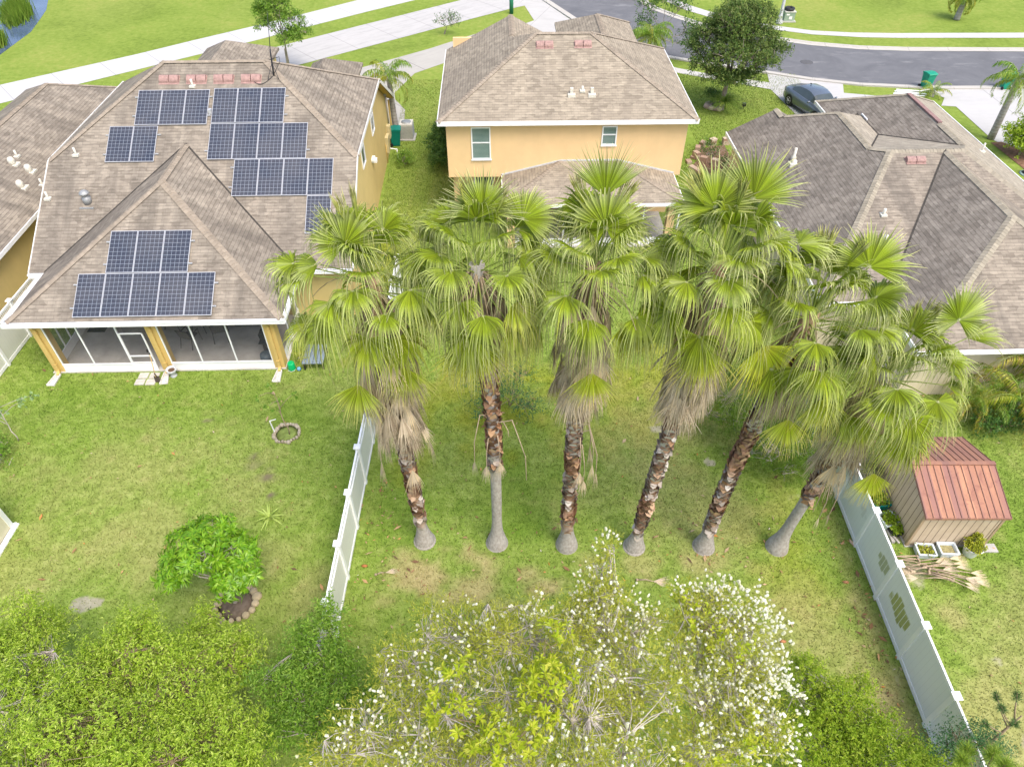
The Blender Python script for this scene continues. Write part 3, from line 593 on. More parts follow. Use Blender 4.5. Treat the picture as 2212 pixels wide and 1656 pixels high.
# distant lawns : faint mowing and broad variation
big=t.math('ADD',t.math('MULTIPLY',t.noise(.12,6,.65,None,.6),.55),t.math('MULTIPLY',t.noise(2.2,5,.75),.45)); yy=t.sep(co)[1]; far=t.ramp(t.math('DIVIDE',yy,60),[(.45,0),(.85,1)])
lawn=t.ramp(big,[(.38,(.10,.145,.022)),(.5,(.185,.25,.045)),(.62,(.29,.295,.08))])
g=t.mix(t.math('MULTIPLY',far,.6),g,lawn)
smask=t.ramp(t.math('MULTIPLY',t.attr('sand'),t.math('ADD',.35,t.math('MULTIPLY',t.noise(5,6,.75),1.15))),[(.42,0),(.75,.85)])
g=t.mix(smask,g,t.ramp(f,[(.3,(.24,.21,.15)),(.6,(.42,.38,.30))]))
g=t.mix(t.attr('dark'),g,(.15,.11,.085))
t.col(g); t.bump(f,.35,.03)
tag(npmesh('ground',V,F,t.m,None,GA),kind='structure')
# grass blades over the near lawns
def inside_clear(x,y):
    ok=np.ones_like(x,bool)
    a=R(1.55); ux,uy=math.cos(a),math.sin(a)
    lx=(x+18.5)*ux+(y-20)*uy; ly=-(x+18.5)*uy+(y-20)*ux
    ok&=~((lx>.5)&(lx<9.6)&(ly>.12)); ok&=~((lx>-.3)&(lx<12)&(ly>3.4))
    ok&=~((lx>3.88)&(lx<4.74)&(ly>-.68)&(ly<.1))
    ok&=~((x>12.2)&(x<14.8)&(y>12.2)&(y<15.5)); ok&=~((x<-15.9)&(y<13.1))
    for cx,cy,r in ((-8.11,16.95,.50),(-8.1,10.3,.62)): ok&=~(np.hypot(x-cx,y-cy)<r)
    for cx,cy in PALM_BASES: ok&=~(np.hypot(x-cx,y-cy)<.36)
    return ok
PALM_BASES=[(-2.74,12.45),(-.47,12.37),(1.71,12.30),(3.81,12.24),(5.98,12.24),(8.26,12.22)]
def make_grass(n,x0,x1,y0,y1,h,wd):
    x=rng.uniform(x0,x1,n);y=rng.uniform(y0,y1,n); ok=inside_clear(x,y); 
    A=ground_attrs(x,y); ok&=rng.random(n)>np.clip(A['sand']*.8+A['dark']*1.2,0,1)
    x,y=x[ok],y[ok]; A={k:v[ok] for k,v in A.items()}; n=len(x)
    th=rng.uniform(0,2*np.pi,n); hh=h*rng.uniform(.5,1.3,n); ln=hh*rng.uniform(.2,1.0,n); ph=rng.uniform(0,2*np.pi,n)
    dx,dy=np.cos(th)*wd/2,np.sin(th)*wd/2
    V=np.stack([np.stack([x-dx,y-dy,np.zeros(n)],1),np.stack([x+dx,y+dy,np.zeros(n)],1),np.stack([x+ln*np.cos(ph),y+ln*np.sin(ph),hh],1)],1).reshape(-1,3)
    return V,{k:np.repeat(v,3) for k,v in A.items() if k in('dry','lush_shade','yel')}
parts=[make_grass(330000,-20,19,5,23,.06,.022),make_grass(36000,-8,-2,23,34,.06,.026),make_grass(30000,-8,-2,34,50,.06,.028),make_grass(36000,6.5,12.5,23,40,.06,.028),make_grass(36000,-5,8,23,29,.06,.026),make_grass(26000,11,20,40,51,.07,.032)]
V=np.concatenate([p[0] for p in parts]); AT={k:np.concatenate([p[1][k] for p in parts]) for k in ('dry','lush_shade','yel')}
t=NT('grass_blades',.85,.1); g=grass_color(t,t.math('ADD',t.math('MULTIPLY',t.rnd(),.50),t.math('MULTIPLY',t.noise(3.2,8,.72),.55))); t.col(g); t.translucent(g,.3)
tag(npmesh('grass',V,np.arange(len(V)).reshape(-1,3),t.m,None,AT),'short mown grass covering the back lawns','grass',kind='stuff')
# ------------------------------------------------------------------ streets and paths
def sheet(name,poly,mat,z,label=None):
    me=bpy.data.meshes.new(name); me.from_pydata([(x,y,z) for x,y in poly],[],[list(range(len(poly)))]); me.materials.append(mat)
    if me.polygons[0].normal.z<0: me.flip_normals()
    o=bpy.data.objects.new(name,me); COL.objects.link(o); return tag(o,kind='structure')
def slabmat(name,c,jx=2.6,stain=.35,ang=0):
    t=NT(name,.9,.12); mp=t.n('ShaderNodeMapping'); mp.inputs['Rotation'].default_value=(0,0,ang); t.l(t.coord(),mp.inputs[0]); p=t.sep(mp.outputs[0])
    f=t.math('FRACT',t.math('DIVIDE',p[0],jx)); j=t.math('LESS_THAN',f,.014)
    n=t.noise(.5,6,.65); n2=t.noise(1,5,.7,t.scale(mp.outputs[0],(.5,2.4,1)))
    col=t.ramp(n,[(.3,tuple(x*.93 for x in c)),(.7,c)]); col=t.mix(t.ramp(n2,[(.48,0),(.8,stain)]),col,tuple(x*.55 for x in c))
    t.col(t.mix(t.math('MULTIPLY',j,.6),col,tuple(x*.4 for x in c))); t.bump(t.noise(30,4),.15,.01); return t.m
WALK1=slabmat('clean_concrete',(.49,.488,.485),3.3,.08,R(-42)); WALK2=slabmat('stained_concrete',(.45,.44,.425),3.6,.6,R(-42)); WALK3=slabmat('grey_stained_concrete',(.40,.385,.35),5,.35,R(-42)); DRIVE=slabmat('driveway_concrete',(.46,.455,.445),4.2,.22,R(-2)); SIDEW=slabmat('sidewalk_concrete',(.49,.48,.465),1.5,.1,R(-2)); KERB=slabmat('kerb_concrete',(.46,.44,.40),3,.25)
w1t=[(-50,37),(-38.67, 46.81), (-35.21, 49.01), (-31.48, 52.07), (-28.03, 54.89), (-24.71, 57.93), (-20.63, 61.5), (-18.43, 63.49), (-13.5, 68.23), (-6.83, 74.5),(4,86)]
w1b=[(-48,33.5),(-36.7, 43.49), (-33.59, 45.91), (-30.66, 48.47), (-26.3, 52.28), (-23.09, 55.1), (-19.85, 57.94), (-17.24, 60.42), (-12.43, 64.79), (-8.03, 68.6), (-1.13, 74.8),(9,84)]
sheet('path',w1t+w1b[::-1],WALK1,.010)
w2t=[(-27,47.9),(-23.8, 51.02), (-20.0, 54.51), (-16.23, 57.96), (-12.44, 61.25), (-8.74, 64.43), (-4.38, 68.23), (0.6, 72.5),(4,75.5)]
w2b=[(-23,46.2),(-17.83, 50.76), (-15.08, 53.02), (-11.17, 56.33), (-8.09, 58.94), (-2.86, 63.43), (0.04, 65.81),(1.2,66.6)]
sheet('path',w2t+w2b[::-1],WALK2,.014)
sheet('pavement',[(1.1,66.5),(1.83,62.59),(-.78,59.9),(-.5,57.5),(5,55.6),(6.97,57.7),(5.6,61.0),(2.75,67.8),(-.6,75.9),(2,76.2),(-1,72)],slabmat('apron_concrete',(.46,.45,.43),2.8,.35,R(20)),.018)
sheet('path',[(-14.82, 48.93), (-11.79, 51.37), (-6.24, 56.06), (-2.73, 59.5), (-0.79, 61.2),(-.2,58.1),(-2.59, 55.62), (-5.32, 52.7), (-6.9, 51.1),(-7.92,47.6),(-7.75, 46.58),(-6.9,44.9),(-6.6,40.74),(-7.3,40.7),(-9,44)],WALK3,.012)
rl=[(-8,90),(-0.72, 77.12), (3.25, 68.23), (6.12, 61.54), (7.4, 58.47), (9.29, 56.11), (11.31, 54.84), (13.38, 53.71), (16.21, 52.52), (18.36, 51.54), (21.0, 50.32), (24.07, 49.39), (27.3, 49.01), (29.95, 48.83), (35.21, 48.9), (44.59, 49.34),(70,50.5)]
rr=[(2,92),(8.3, 77.12), (10.9, 68.8), (11.96, 65.5), (13.5, 63.3), (15.1, 61.36), (17.49, 59.4), (20.23, 57.95), (22.95, 56.75), (26.37, 55.86), (29.93, 55.52), (38.61, 55.42), (48.72, 55.62),(70,56.5)]
def asphalt():
    t=NT('asphalt',.9,.15); n=t.noise(.35,6,.7,None,.8); c=t.ramp(n,[(.3,(.115,.118,.128)),(.7,(.165,.168,.178))])
    s=t.noise(1,6,.7,t.scale(t.coord(),(.35,1.1,1),(4,2,0))); c=t.mix(t.ramp(s,[(.56,0),(.75,.55)]),c,(.34,.34,.34))
    t.col(c); t.bump(t.noise(40,4),.4,.01); return t.m
sheet('road',rl+rr[::-1],asphalt(),.006)
def off(line,d):
    out=[]
    for i,(x,y) in enumerate(line):
        a=line[max(i-1,0)];b=line[min(i+1,len(line)-1)]; dx,dy=b[0]-a[0],b[1]-a[1]; l=math.hypot(dx,dy); out.append((x-dy/l*d,y+dx/l*d))
    return out
def kerb(line,s):   # gutter pan plus a low raised kerb
    o1=off(line,-s*.0);o2=off(line,s*.38);o3=off(line,s*.42);o4=off(line,s*.62)
    m=MB()
    for i in range(len(line)-1):
        q=lambda A,B,za,zb:m.face([(A[i][0],A[i][1],za),(A[i+1][0],A[i+1][1],za),(B[i+1][0],B[i+1][1],zb),(B[i][0],B[i][1],zb)][::(1 if s>0 else -1)])
        q(o1,o2,.02,.028); q(o2,o3,.028,.10); q(o3,o4,.10,.10); q(o4,o4,.10,0) if False else None
        m.face([(o4[i][0],o4[i][1],.10),(o4[i+1][0],o4[i+1][1],.10),(o4[i+1][0],o4[i+1][1],0),(o4[i][0],o4[i][1],0)][::(1 if s>0 else -1)])
    tag(m.build('kerb',KERB),kind='structure')
kerb(rl,-1); kerb(rr,1)
sheet('sidewalk',[(4,92),(11.01, 77.12), (14.51, 68.23), (15.71, 66.27), (17.02, 64.63), (19.0, 62.9), (20.98, 61.51), (23.99, 60.13),(27,59.65), (30.23, 59.5), (40.76, 59.6), (70,60.4),(70,59.3),(40.12, 58.42),(30.5,58.4),(27.5, 58.54),(23.76, 59.2), (20.74, 60.49), (18.73, 61.79), (16.41, 63.54), (14.8, 65.38), (13.3, 68.23), (9.65, 77.12),(3,91.5)],SIDEW,.016)
sheet('sidewalk',[(7.5,57),(9,54.6),(11.21, 52.7), (11.93, 52.08), (13.9, 51.02), (16.0, 50.17), (17.6, 49.5), (18.63, 49.18),(18.55, 47.84),(17.59, 48.23),(15.76, 49.18),(13.73, 50.17),(11.8, 51.19),(11.09, 51.79),(8.5,53.5),(6.8,56)],SIDEW,.016)
sheet('driveway',[(18.1, 51.2), (17.59, 48.13), (18.08, 44.49), (18.28, 38),(27.6,38),(27.6, 45.8), (25.04, 46.73), (24.64, 47.08), (22.34, 47.62), (22.84, 49.3), (20.9, 49.95)],DRIVE,.022)
sheet('driveway',[(27.6, 48.5),(28.76, 46.81), (27.99, 45.54), (28.89,45.4),(28.9, 40.68), (29.9,37.5),(29.9,30),(46,30),(46, 48.9), (34.95, 48.4)],DRIVE,.020)
# pond and reeds
t=NT('pond_water',.06,.6); t.col(t.ramp(t.noise(.3,3),[(.3,(.05,.08,.15)),(.7,(.09,.13,.22))])); t.bump(t.noise(4,3),.1,.05)
sheet('water',[(-70,90),(-44,82),(-43.23, 73.96), (-40.99, 68.23), (-39.8, 65.38), (-39.22, 63.18), (-38.4, 59.86), (-38.28, 56.71), (-38.2, 54.74), (-39.5, 51.0),(-46,46),(-80,46)],t.m,.008)

# fallen leaves and bits of bark on the lawns
n=900; x=np.concatenate([rng.uniform(-19,18,n),rng.normal(10.3,.35,160),rng.normal(-4.4,.35,90),rng.uniform(-4,9,260)]); y=np.concatenate([rng.uniform(6.5,21,n),rng.uniform(7,14,160),rng.uniform(9,15,90),rng.normal(11.8,1.0,260)]); ok=inside_clear(x,y)&(rng.random(len(x))<.8); x,y=x[ok],y[ok]; n=len(x)
a=rng.uniform(0,6.28,n); l=rng.uniform(.02,.075,n)*np.where(rng.random(n)<.15,2.2,1); wd=l*rng.uniform(.15,.45,n); c,s_=np.cos(a),np.sin(a); z=rng.uniform(.03,.065,n)
V=np.stack([np.stack([x-c*l,y-s_*l,z],1),np.stack([x+s_*wd,y-c*wd,z+.012],1),np.stack([x+c*l,y+s_*l,z-.004],1),np.stack([x-s_*wd,y+c*wd,z],1)],1).reshape(-1,3)
t=NT('leaf_litter',.9,.05); t.col(t.ramp(t.rnd(),[(0,(.13,.08,.05)),(.4,(.30,.17,.08)),(.7,(.42,.33,.20)),(.93,(.52,.22,.06)),(1,(.62,.60,.52))]))
tag(npmesh('leaf_litter',V,np.arange(len(V)).reshape(-1,4),t.m),'fallen brown leaves and straw bits scattered over the lawns','leaf litter',kind='stuff')
# ------------------------------------------------------------------ foliage machinery
def leafmat(name,stops,tr=.3,rough=.5,spec=.3,big=.35,clump=1.2):
    t=NT(name,rough,spec); r=t.rnd(); n=t.noise(clump,2,.5); f=t.math('ADD',t.math('MULTIPLY',r,1-big),t.math('MULTIPLY',n,big)); 
    c=t.ramp(f,stops); t.col(c); t.translucent(c,tr); return t.m
def unit(v): return v/np.maximum(np.linalg.norm(v,axis=-1,keepdims=True),1e-9)
def leaf_quads(P,D,N,Ln,W,fold=.25):
    "folded rhombic leaves : base P, direction D, normal N"
    D=unit(D); S=unit(np.cross(N,D)); N2=np.cross(D,S); L=Ln[:,None];w=W[:,None]
    a=P; b=P+D*L*.45+S*w*.5+N2*w*fold; c=P+D*L-N2*L*.12; d=P+D*L*.45-S*w*.5+N2*w*fold
    return np.stack([a,b,c,d],1).reshape(-1,3)
def rand_dir(n,r,up=0):
    v=r.normal(size=(n,3)); v[:,2]+=up; return unit(v)
def crown_points(clumps,n,r,shell=.6,up=.35,below=-.45):
    c=np.array([k[:3] for k in clumps]);rad=np.array([k[3:6] for k in clumps]); a=np.prod(rad,axis=1)**(2/3); idx=r.choice(len(clumps),n,p=a/a.sum())
    d=rand_dir(n,r,up); d[:,2]=np.where(d[:,2]<below,-d[:,2]*.3,d[:,2]); u=shell+(1-shell)*r.random(n)**.7
    d0=d.copy(); bump=1+.18*np.sin(d[:,0]*5+idx*2.1)*np.cos(d[:,1]*4+idx)+.12*r.normal(size=n)
    return c[idx]+d*rad[idx]*(u*bump)[:,None], d0, idx
def crown(name,parent,clumps,mat,twigs,lpt,ll,lw,seed,twlen=.35,spread=.9,up=.35,shell=.55,tip=0,rosette=False,droop=0):
    r=np.random.default_rng(seed); P,d,idx=crown_points(clumps,twigs,r,shell,up)
    ax=unit(d*.8+r.normal(size=d.shape)*.35+np.array([0,0,up])); n=twigs*lpt
    A=np.repeat(ax,lpt,0); P0=np.repeat(P,lpt,0); s=(np.tile(np.arange(lpt),twigs)+r.random(n))/lpt
    if rosette: s=.7+.3*s
    perp=unit(np.cross(A,r.normal(size=(n,3)))); pos=P0+A*(s*twlen)[:,None]+perp*.01
    D=unit(A*(.9-spread*.5)+perp*spread+np.array([0,0,-droop])); N=unit(A+np.array([0,0,.6])+r.normal(size=(n,3))*.35)
    sc_=r.uniform(.65,1.25,n); V=leaf_quads(pos,D,N,ll*sc_,lw*sc_)
    return npmesh(name,V,np.arange(len(V)).reshape(-1,4),mat,parent),P,ax
def tubes_np(A,B,ra,rb,k=4):
    "many straight tapered twigs"
    D=unit(B-A); r0=unit(np.cross(D,np.array([.31,.2,.93])+0*D)); t0=np.cross(D,r0); n=len(A); V=[]
    for c,rr in ((A,ra),(B,rb)):
        for i in range(k):
            a=2*np.pi*i/k; V.append(c+(r0*np.cos(a)+t0*np.sin(a))*np.asarray(rr).reshape(-1,1))
    V=np.stack(V,1).reshape(-1,3); F=[]
    base=np.arange(n)[:,None]*2*k
    for i in range(k): F.append(np.concatenate([base+i,base+(i+1)%k,base+k+(i+1)%k,base+k+i],1))
    return V,np.concatenate(F,0)
def branches(name,parent,root,clumps,mat,r0,seed,twigP=None,ntw=0,forks=None,twr=.008,sub=3):
    "limbs from the root to each clump, sub-limbs inside it, twigs to crown points"
    r=random.Random(seed); rg=np.random.default_rng(seed); m=MB(); root=Vector(root); ends=[]
    fk=forks or [Vector(root)+Vector((0,0,1.2))]
    for i,k in enumerate(clumps):
        c=Vector(k[:3]); f=Vector(min(fk,key=lambda q:(Vector(q)-c).length)); mid=f.lerp(c,.5)+Vector((r.uniform(-.2,.2),r.uniform(-.2,.2),r.uniform(-.1,.15)))
        q1=f.lerp(mid,.5)+Vector((r.uniform(-.08,.08),r.uniform(-.08,.08),0))
        m.tube([f,q1,mid,c],[r0*.6,r0*.45,r0*.33,r0*.16],6,False)
        for s in range(sub):
            st=mid.lerp(c,r.random()); e=c+Vector((r.uniform(-1,1)*k[3],r.uniform(-1,1)*k[4],r.uniform(-.3,.9)*k[5]))*.8
            mm=st.lerp(e,.5)+Vector((r.uniform(-.1,.1),r.uniform(-.1,.1),r.uniform(0,.12)))
            m.tube([st,mm,e],[r0*.2,r0*.13,r0*.05],5,False); ends.append((st,mm,e))
    for f in fk:
        f=Vector(f); m.tube([root-Vector((0,0,.1)),root.lerp(f,.35)+Vector((r.uniform(-.04,.04),r.uniform(-.04,.04),0)),root.lerp(f,.75),f],[r0*1.25,r0,r0*.8,r0*.62],9,False)
    o=m.build(name,mat,parent)
    if twigP is not None and ntw:
        src=np.array([p[:] for e in ends for p in e]+[k[:3] for k in clumps]); P=twigP[rg.choice(len(twigP),ntw,replace=False)]
        dd=((P[:,None,:]-src[None])**2).sum(-1); S=src[np.argsort(dd,1)[np.arange(len(P)),rg.integers(0,min(5,len(src)),len(P))]]; M=(S+P)/2+rg.normal(size=P.shape)*.06*np.linalg.norm(P-S,axis=1,keepdims=True)+np.array([0,0,.02])
        V1,F1=tubes_np(S,M,np.full(len(P),twr*1.6),np.full(len(P),twr),3); V2,F2=tubes_np(M,P,np.full(len(P),twr),np.full(len(P),twr*.45),3)
        npmesh('twigs',np.concatenate([V1,V2]),np.concatenate([F1,F2+len(V1)]),mat,parent,None,True)
    return o
BARK=plain('grey_bark',(.30,.26,.21),.3,6,.9,.1,0,.5); BARKP=plain('pale_bark',(.42,.38,.33),.25,8,.9,.1,0,.5)
# ------------------------------------------------------------------ fan palms
def fanmat():
    t=NT('fan_frond',.38,.35); s=t.attr('s'); k=t.attr('tint'); r=t.rnd()
    g=t.ramp(s,[(0,(.55,.55,.38)),(.06,(.19,.27,.015)),(.38,(.24,.32,.022)),(.55,(.31,.37,.10)),(.8,(.46,.49,.22)),(1,(.62,.57,.32))])
    y=t.ramp(s,[(0,(.45,.45,.04)),(.4,(.36,.44,.022)),(.75,(.50,.50,.055)),(1,(.64,.50,.13))])
    g=t.mix(k,g,y); v=t.ramp(r,[(0,.55),(1,1.35)]); g=t.mix(1,g,v,'MULTIPLY'); t.col(g); t.translucent(g,.34); return t.m
def deadmat():
    t=NT('dead_frond',.9,.05); k=t.attr('tint'); r=t.rnd(); f=t.math('ADD',t.math('MULTIPLY',k,.62),t.math('MULTIPLY',r,.42))
    c=t.ramp(f,[(0,(.13,.09,.06)),(.3,(.42,.34,.24)),(.65,(.63,.54,.41)),(1,(.78,.62,.38))]); t.col(c); t.translucent(c,.15); return t.m
FAN=fanmat(); DEAD=deadmat(); PETI=plain('green_petiole',(.27,.34,.07),.2,4,.5,.3); PETD=plain('dead_petiole',(.40,.31,.22),.3,6,.85,.1)
def fan(hub,a,n,Rd,nseg,span,droop,cup,tint,r,fold=.0,split=.55):
    "one fan blade. a: outward axis, n: blade normal. returns verts, faces, s, tint"
    a=unit(a);n=unit(n-a*np.dot(n,a));b=np.cross(n,a)
    ph=np.linspace(-span,span,nseg); dph=ph[1]-ph[0]
    st=np.array([0,.12,.36,split,.68,.80,.91,1.0]); K=len(st)
    Rk=Rd*(.74+.26*np.cos(ph*.62))*r.uniform(.9,1.06,nseg)
    al=np.abs(ph)/span
    d=np.cos(ph)[:,None]*a+np.sin(ph)[:,None]*b+n*(cup*(al**1.5))[:,None]; d=unit(d)
    side=unit(np.cross(np.broadcast_to(n,d.shape),d))
    X=st[None,:]*Rk[:,None]
    P=hub+d[:,None,:]*X[:,:,None]
    t=np.clip((st-split*.72)/(1-split*.72),0,None)
    g=(droop*r.uniform(.4,1.6,nseg))[:,None]*Rk[:,None]*(t**1.9)[None,:]
    shrink=1-np.clip(g/Rk[:,None]*.42,0,.75)
    P=hub+d[:,None,:]*(X*np.where(t>0,shrink,1))[:,:,None]; P[:,:,2]-=g
    sw=r.normal(size=(nseg,1))*.035*Rd*t[None,:]**2; P+=side[:,None,:]*sw[:,:,None]
    w=np.where(st<=split,X*np.tan(dph/2)*1.02,0.); wm=Rk*split*np.tan(dph/2)
    for j,s_ in enumerate(st):
        if s_>split: w[:,j]=wm*(1-(s_-split)/(1-split))**.9*.50+.0015
    # pleats : centre line pushed along the normal
    C=P-n*(w*.75)[:,:,None]; Lf=P+side[:,None,:]*w[:,:,None]; Rg=P-side[:,None,:]*w[:,:,None]
    V=np.stack([Lf,C,Rg],2).reshape(-1,3); I=np.arange(nseg*K*3).reshape(nseg,K,3); F=[]
    for c in (0,1): F.append(np.stack([I[:,:-1,c],I[:,:-1,c+1],I[:,1:,c+1],I[:,1:,c]],-1).reshape(-1,4))
    S=np.broadcast_to(st[None,:,None],(nseg,K,3)).ravel(); T=np.clip(tint+(r.random() if False else 0)+np.repeat(r.normal(size=nseg)*.10,K*3)+.25*(np.repeat(r.random(nseg)<.05,K*3)),0,1)
    return V,np.concatenate(F),S,T
class Acc:
    def __init__(s): s.V=[];s.F=[];s.S=[];s.T=[];s.n=0
    def add(s,V,F,S,T): s.V.append(V);s.F.append(F+s.n);s.S.append(S);s.T.append(T);s.n+=len(V)
    def mesh(s,name,mat,parent): return npmesh(name,np.concatenate(s.V),np.concatenate(s.F),mat,parent,dict(s=np.concatenate(s.S),tint=np.concatenate(s.T)))
def azel(az,el): return np.array([math.cos(az)*math.cos(el),math.sin(az)*math.cos(el),math.sin(el)])
def petiole(acc_m,p0,p1,r0=.02,r1=.009,sag=.05):
    mid=(p0+p1)/2+np.array([0,0,sag]); acc_m.tube([p0,p0*.6+mid*.4+np.array([0,0,sag*.3]),mid,p1],[r0,r0*.8,r0*.6,r1],5,False)
def barkmat():
    t=NT('palm_trunk',.95,.05); z=t.sep(t.coord())[2]; n=t.noise(2.5,5,.65); n2=t.noise(1,4,.6,t.scale(t.coord(),(14,14,10)))
    low=t.ramp(n2,[(.3,(.27,.245,.215)),(.7,(.44,.41,.37))]); hi=t.ramp(n,[(.35,(.26,.165,.105)),(.65,(.47,.32,.21))])
    t.col(t.mix(t.ramp(t.math('ADD',z,t.math('MULTIPLY',n,.8)),[(.0,0),(1,1)]) if False else t.ramp(t.math('DIVIDE',t.math('ADD',z,t.math('MULTIPLY',n,.9)),4),[(.32,0),(.42,1)]),low,hi))
    t.bump(n2,.8,.02); return t.m
PTRUNK=barkmat()
def smooth_trunkmat():
    t=NT('smooth_palm_trunk',.95,.05); n2=t.noise(1,4,.6,t.scale(t.coord(),(14,14,8))); n=t.noise(2,4); c=t.ramp(n2,[(.3,(.29,.265,.235)),(.7,(.47,.44,.40))]); t.col(t.mix(t.ramp(n,[(.55,0),(.8,.4)]),c,(.25,.17,.11))); t.bump(n2,.6,.02); return t.m
PSM=smooth_trunkmat()
def bootmat():
    t=NT('leaf_boot',.95,.05); r=t.rnd(); k=t.attr('tint'); a=t.ramp(r,[(0,(.22,.19,.16)),(.5,(.44,.40,.35)),(1,(.66,.63,.59))]); b=t.ramp(r,[(0,(.15,.08,.05)),(.5,(.37,.20,.11)),(1,(.56,.36,.20))]); t.col(t.mix(k,a,b)); return t.m
BOOT=bootmat()
def fan_palm(i,base,top,label,seed,skirt=(5.0,8.6),bootrange=(1.1,5.4),heroes=(),rust=(),smooth=None,skirtside=None,ngreen=32,Rs=1.06,skn=110,extra=None):
    r=np.random.default_rng(seed); T=thing('fan_palm',label,'palm tree',(base[0],base[1],0),0,'tall fan palms in a row across the lawn')
    tp=np.array([top[0]-base[0],top[1]-base[1],top[2]]); H=tp[2]
    path=[]; rad=[]
    for k in range(19):
        u=k/18; z=H*u; b=math.sin(u*math.pi)*.08*(1 if i%2 else -1); path.append((tp[0]*u**1.4+b,tp[1]*u**1.4,z)); 
        rr=.135+.20*math.exp(-((z)/.42)**1.35) if z<3 else .135
        rad.append(rr+(.02 if z>H*.5 else 0))
    zs=[0,.08,.2,.35,.55,.8,1.1,1.5]; P2=[];R2=[]
    ev=lambda z:(tp[0]*(z/H)**1.4+math.sin(z/H*math.pi)*.08*(1 if i%2 else -1),tp[1]*(z/H)**1.4)
    for z in zs: P2.append((*ev(z),z)); R2.append(.135+.19*math.exp(-(max(z,.06)/.52)**1.6)+.012*(i%3))
    for k in range(1,14): z=1.5+(H-1.5)*k/13; P2.append((*ev(z),z)); R2.append(.148+.02*(z/H))
    m=MB(); m.lathe([(.36,-.05),(.35,.03),(.31,.07)],(0,0,0),20); m.tube(P2,R2,20); m.build('trunk',PTRUNK if not smooth else PSM,T)
    # leaf boots
    V=[];F=[];TT=[]; zb0=bootrange[0]; z=zb0-.5; row=0
    while z<bootrange[1]:
        isr=any(a<z<b for a,b in rust); gap=smooth and smooth[0]<z<smooth[1]
        cx,cy=ev(z); R0=.145+.02*(z/H)
        for k in range(7):
            if gap and r.random()<.97: continue
            if z<zb0 and r.random()<.45+.9*(zb0-z): continue
            a=2*math.pi*(k+.5*(row%2))/7+r.normal()*.09; fl=r.uniform(.4,1.0)*(1.5 if isr and r.random()<.5 else 1); ln=r.uniform(.13,.24)*(1.3 if isr else 1); wd=r.uniform(.085,.12)
            u_=np.array([math.cos(a),math.sin(a),0]); s_=np.array([-math.sin(a),math.cos(a),0]); c=np.array([cx,cy,z])
            sd=1 if r.random()<.8 else -.7
            p=[c+u_*(R0+.005)-s_*wd,c+u_*(R0+.005)+s_*wd,c+u_*(R0+.03+fl*.03)+s_*wd*.75+np.array([0,0,ln*.6*sd]),c+u_*(R0+.05+fl*.055)+np.array([0,0,ln*sd])+s_*r.normal()*.03,c+u_*(R0+.03+fl*.03)-s_*wd*.75+np.array([0,0,ln*.6*sd])]
            b=len(V); V+=p; F+=[[b,b+1,b+2,b+4],[b+4,b+2,b+3,b+3]]; TT+=[(.75+.25*r.random()) if isr or r.random()<.12 else .25*r.random()]*5
        z+=.12; row+=1
    if V: npmesh('leaf_boots',V,[[a,b,c,d] if c!=d else [a,b,c,a] for a,b,c,d in F],BOOT,T,dict(tint=TT))
    # green crown
    G=Acc(); pm=MB(); Dm=Acc(); pd=MB(); heart=tp.copy()
    golden=2.399; n0=ngreen
    for k in range(n0):
        u=(k+.5)/n0; az=k*golden+r.normal()*.25; el=R(82-104*u)+r.normal()*.12   # from upright spears to slightly hanging
        pl=(.75+.3*r.random()+.30*math.sin(u*math.pi*.8))*Rs; outd=azel(az,el)
        start=heart+np.array([0,0,-.55*u]); hub=start+outd*pl; hub[2]-=.10*u
        ael=el-R(12+30*u)*r.uniform(.5,1.4); a=azel(az+r.normal()*.12,max(ael,R(-80))); nrm=azel(az+r.normal()*.35,ael+R(90)+r.normal()*.25)
        tint=max(0,(u-.55)*1.2)*r.random()+r.random()*.10
        Rd=(.86+.22*r.random())*Rs
        if u<.06: G.add(*fan(hub,a,nrm,Rd,14,.3,.03,.1,.35,r,split=.8))
        else: G.add(*fan(hub,a,nrm,Rd,r.integers(32,42),r.uniform(1.0,1.95),r.uniform(.35,.6)+.6*min(1,u*1.3),r.uniform(-.15,.4),min(1,tint),r,split=r.uniform(.42,.52)))
        petiole(pm,start,hub,.024*Rs,.010,.07)
    for (hx,az,el,nel,Rd,sp,dr,tint) in heroes:    # individual fronds that stand out: hub offset from heart, axis az/el, normal el
        hub=heart+np.array(hx); a=azel(R(az),R(el)); nrm=azel(R(az) if nel is None else R(nel[0]),R(el+90) if nel is None else R(nel[1]))
        G.add(*fan(hub,a,nrm,Rd,44,sp,dr,.05,tint,r,split=.58)); petiole(pm,heart+np.array([0,0,-.25]),hub,.026,.012,.03)
    G.mesh('crown',FAN,T); pm.build('petioles',PETI,T)
    # dead skirt
    z0,z1=skirt
    for k in range(skn):
        u=r.random(); zt=z0+.8+(z1-z0-.5)*u; az=r.uniform(0,2*np.pi) if skirtside is None or r.random()<.35 else skirtside+r.normal()*.7
        cx,cy=ev(min(zt,H)); el=R(-76+14*r.normal()*.6); ln=r.uniform(.35,.6); c=np.array([cx,cy,zt]); st=c+azel(az,0)*.13; d=azel(az,max(min(el,R(-50)),R(-88))); wide=.8+.5*(u**.8)
        hub=st+d*ln*wide+azel(az,0)*(.10+.22*r.random()); a=azel(az,R(-78+8*r.normal())); nrm=azel(az,R(8))
        Dm.add(*fan(hub,a,nrm,r.uniform(.75,1.15),r.integers(14,20),r.uniform(.22,.62),r.uniform(.05,.3),-.35*r.random(),r.random()**1.1,r,split=.55))
        pd.tube([st+np.array([0,0,.1]),st*.5+hub*.5+azel(az,0)*.05,hub],[.035,.024,.014],4,False)
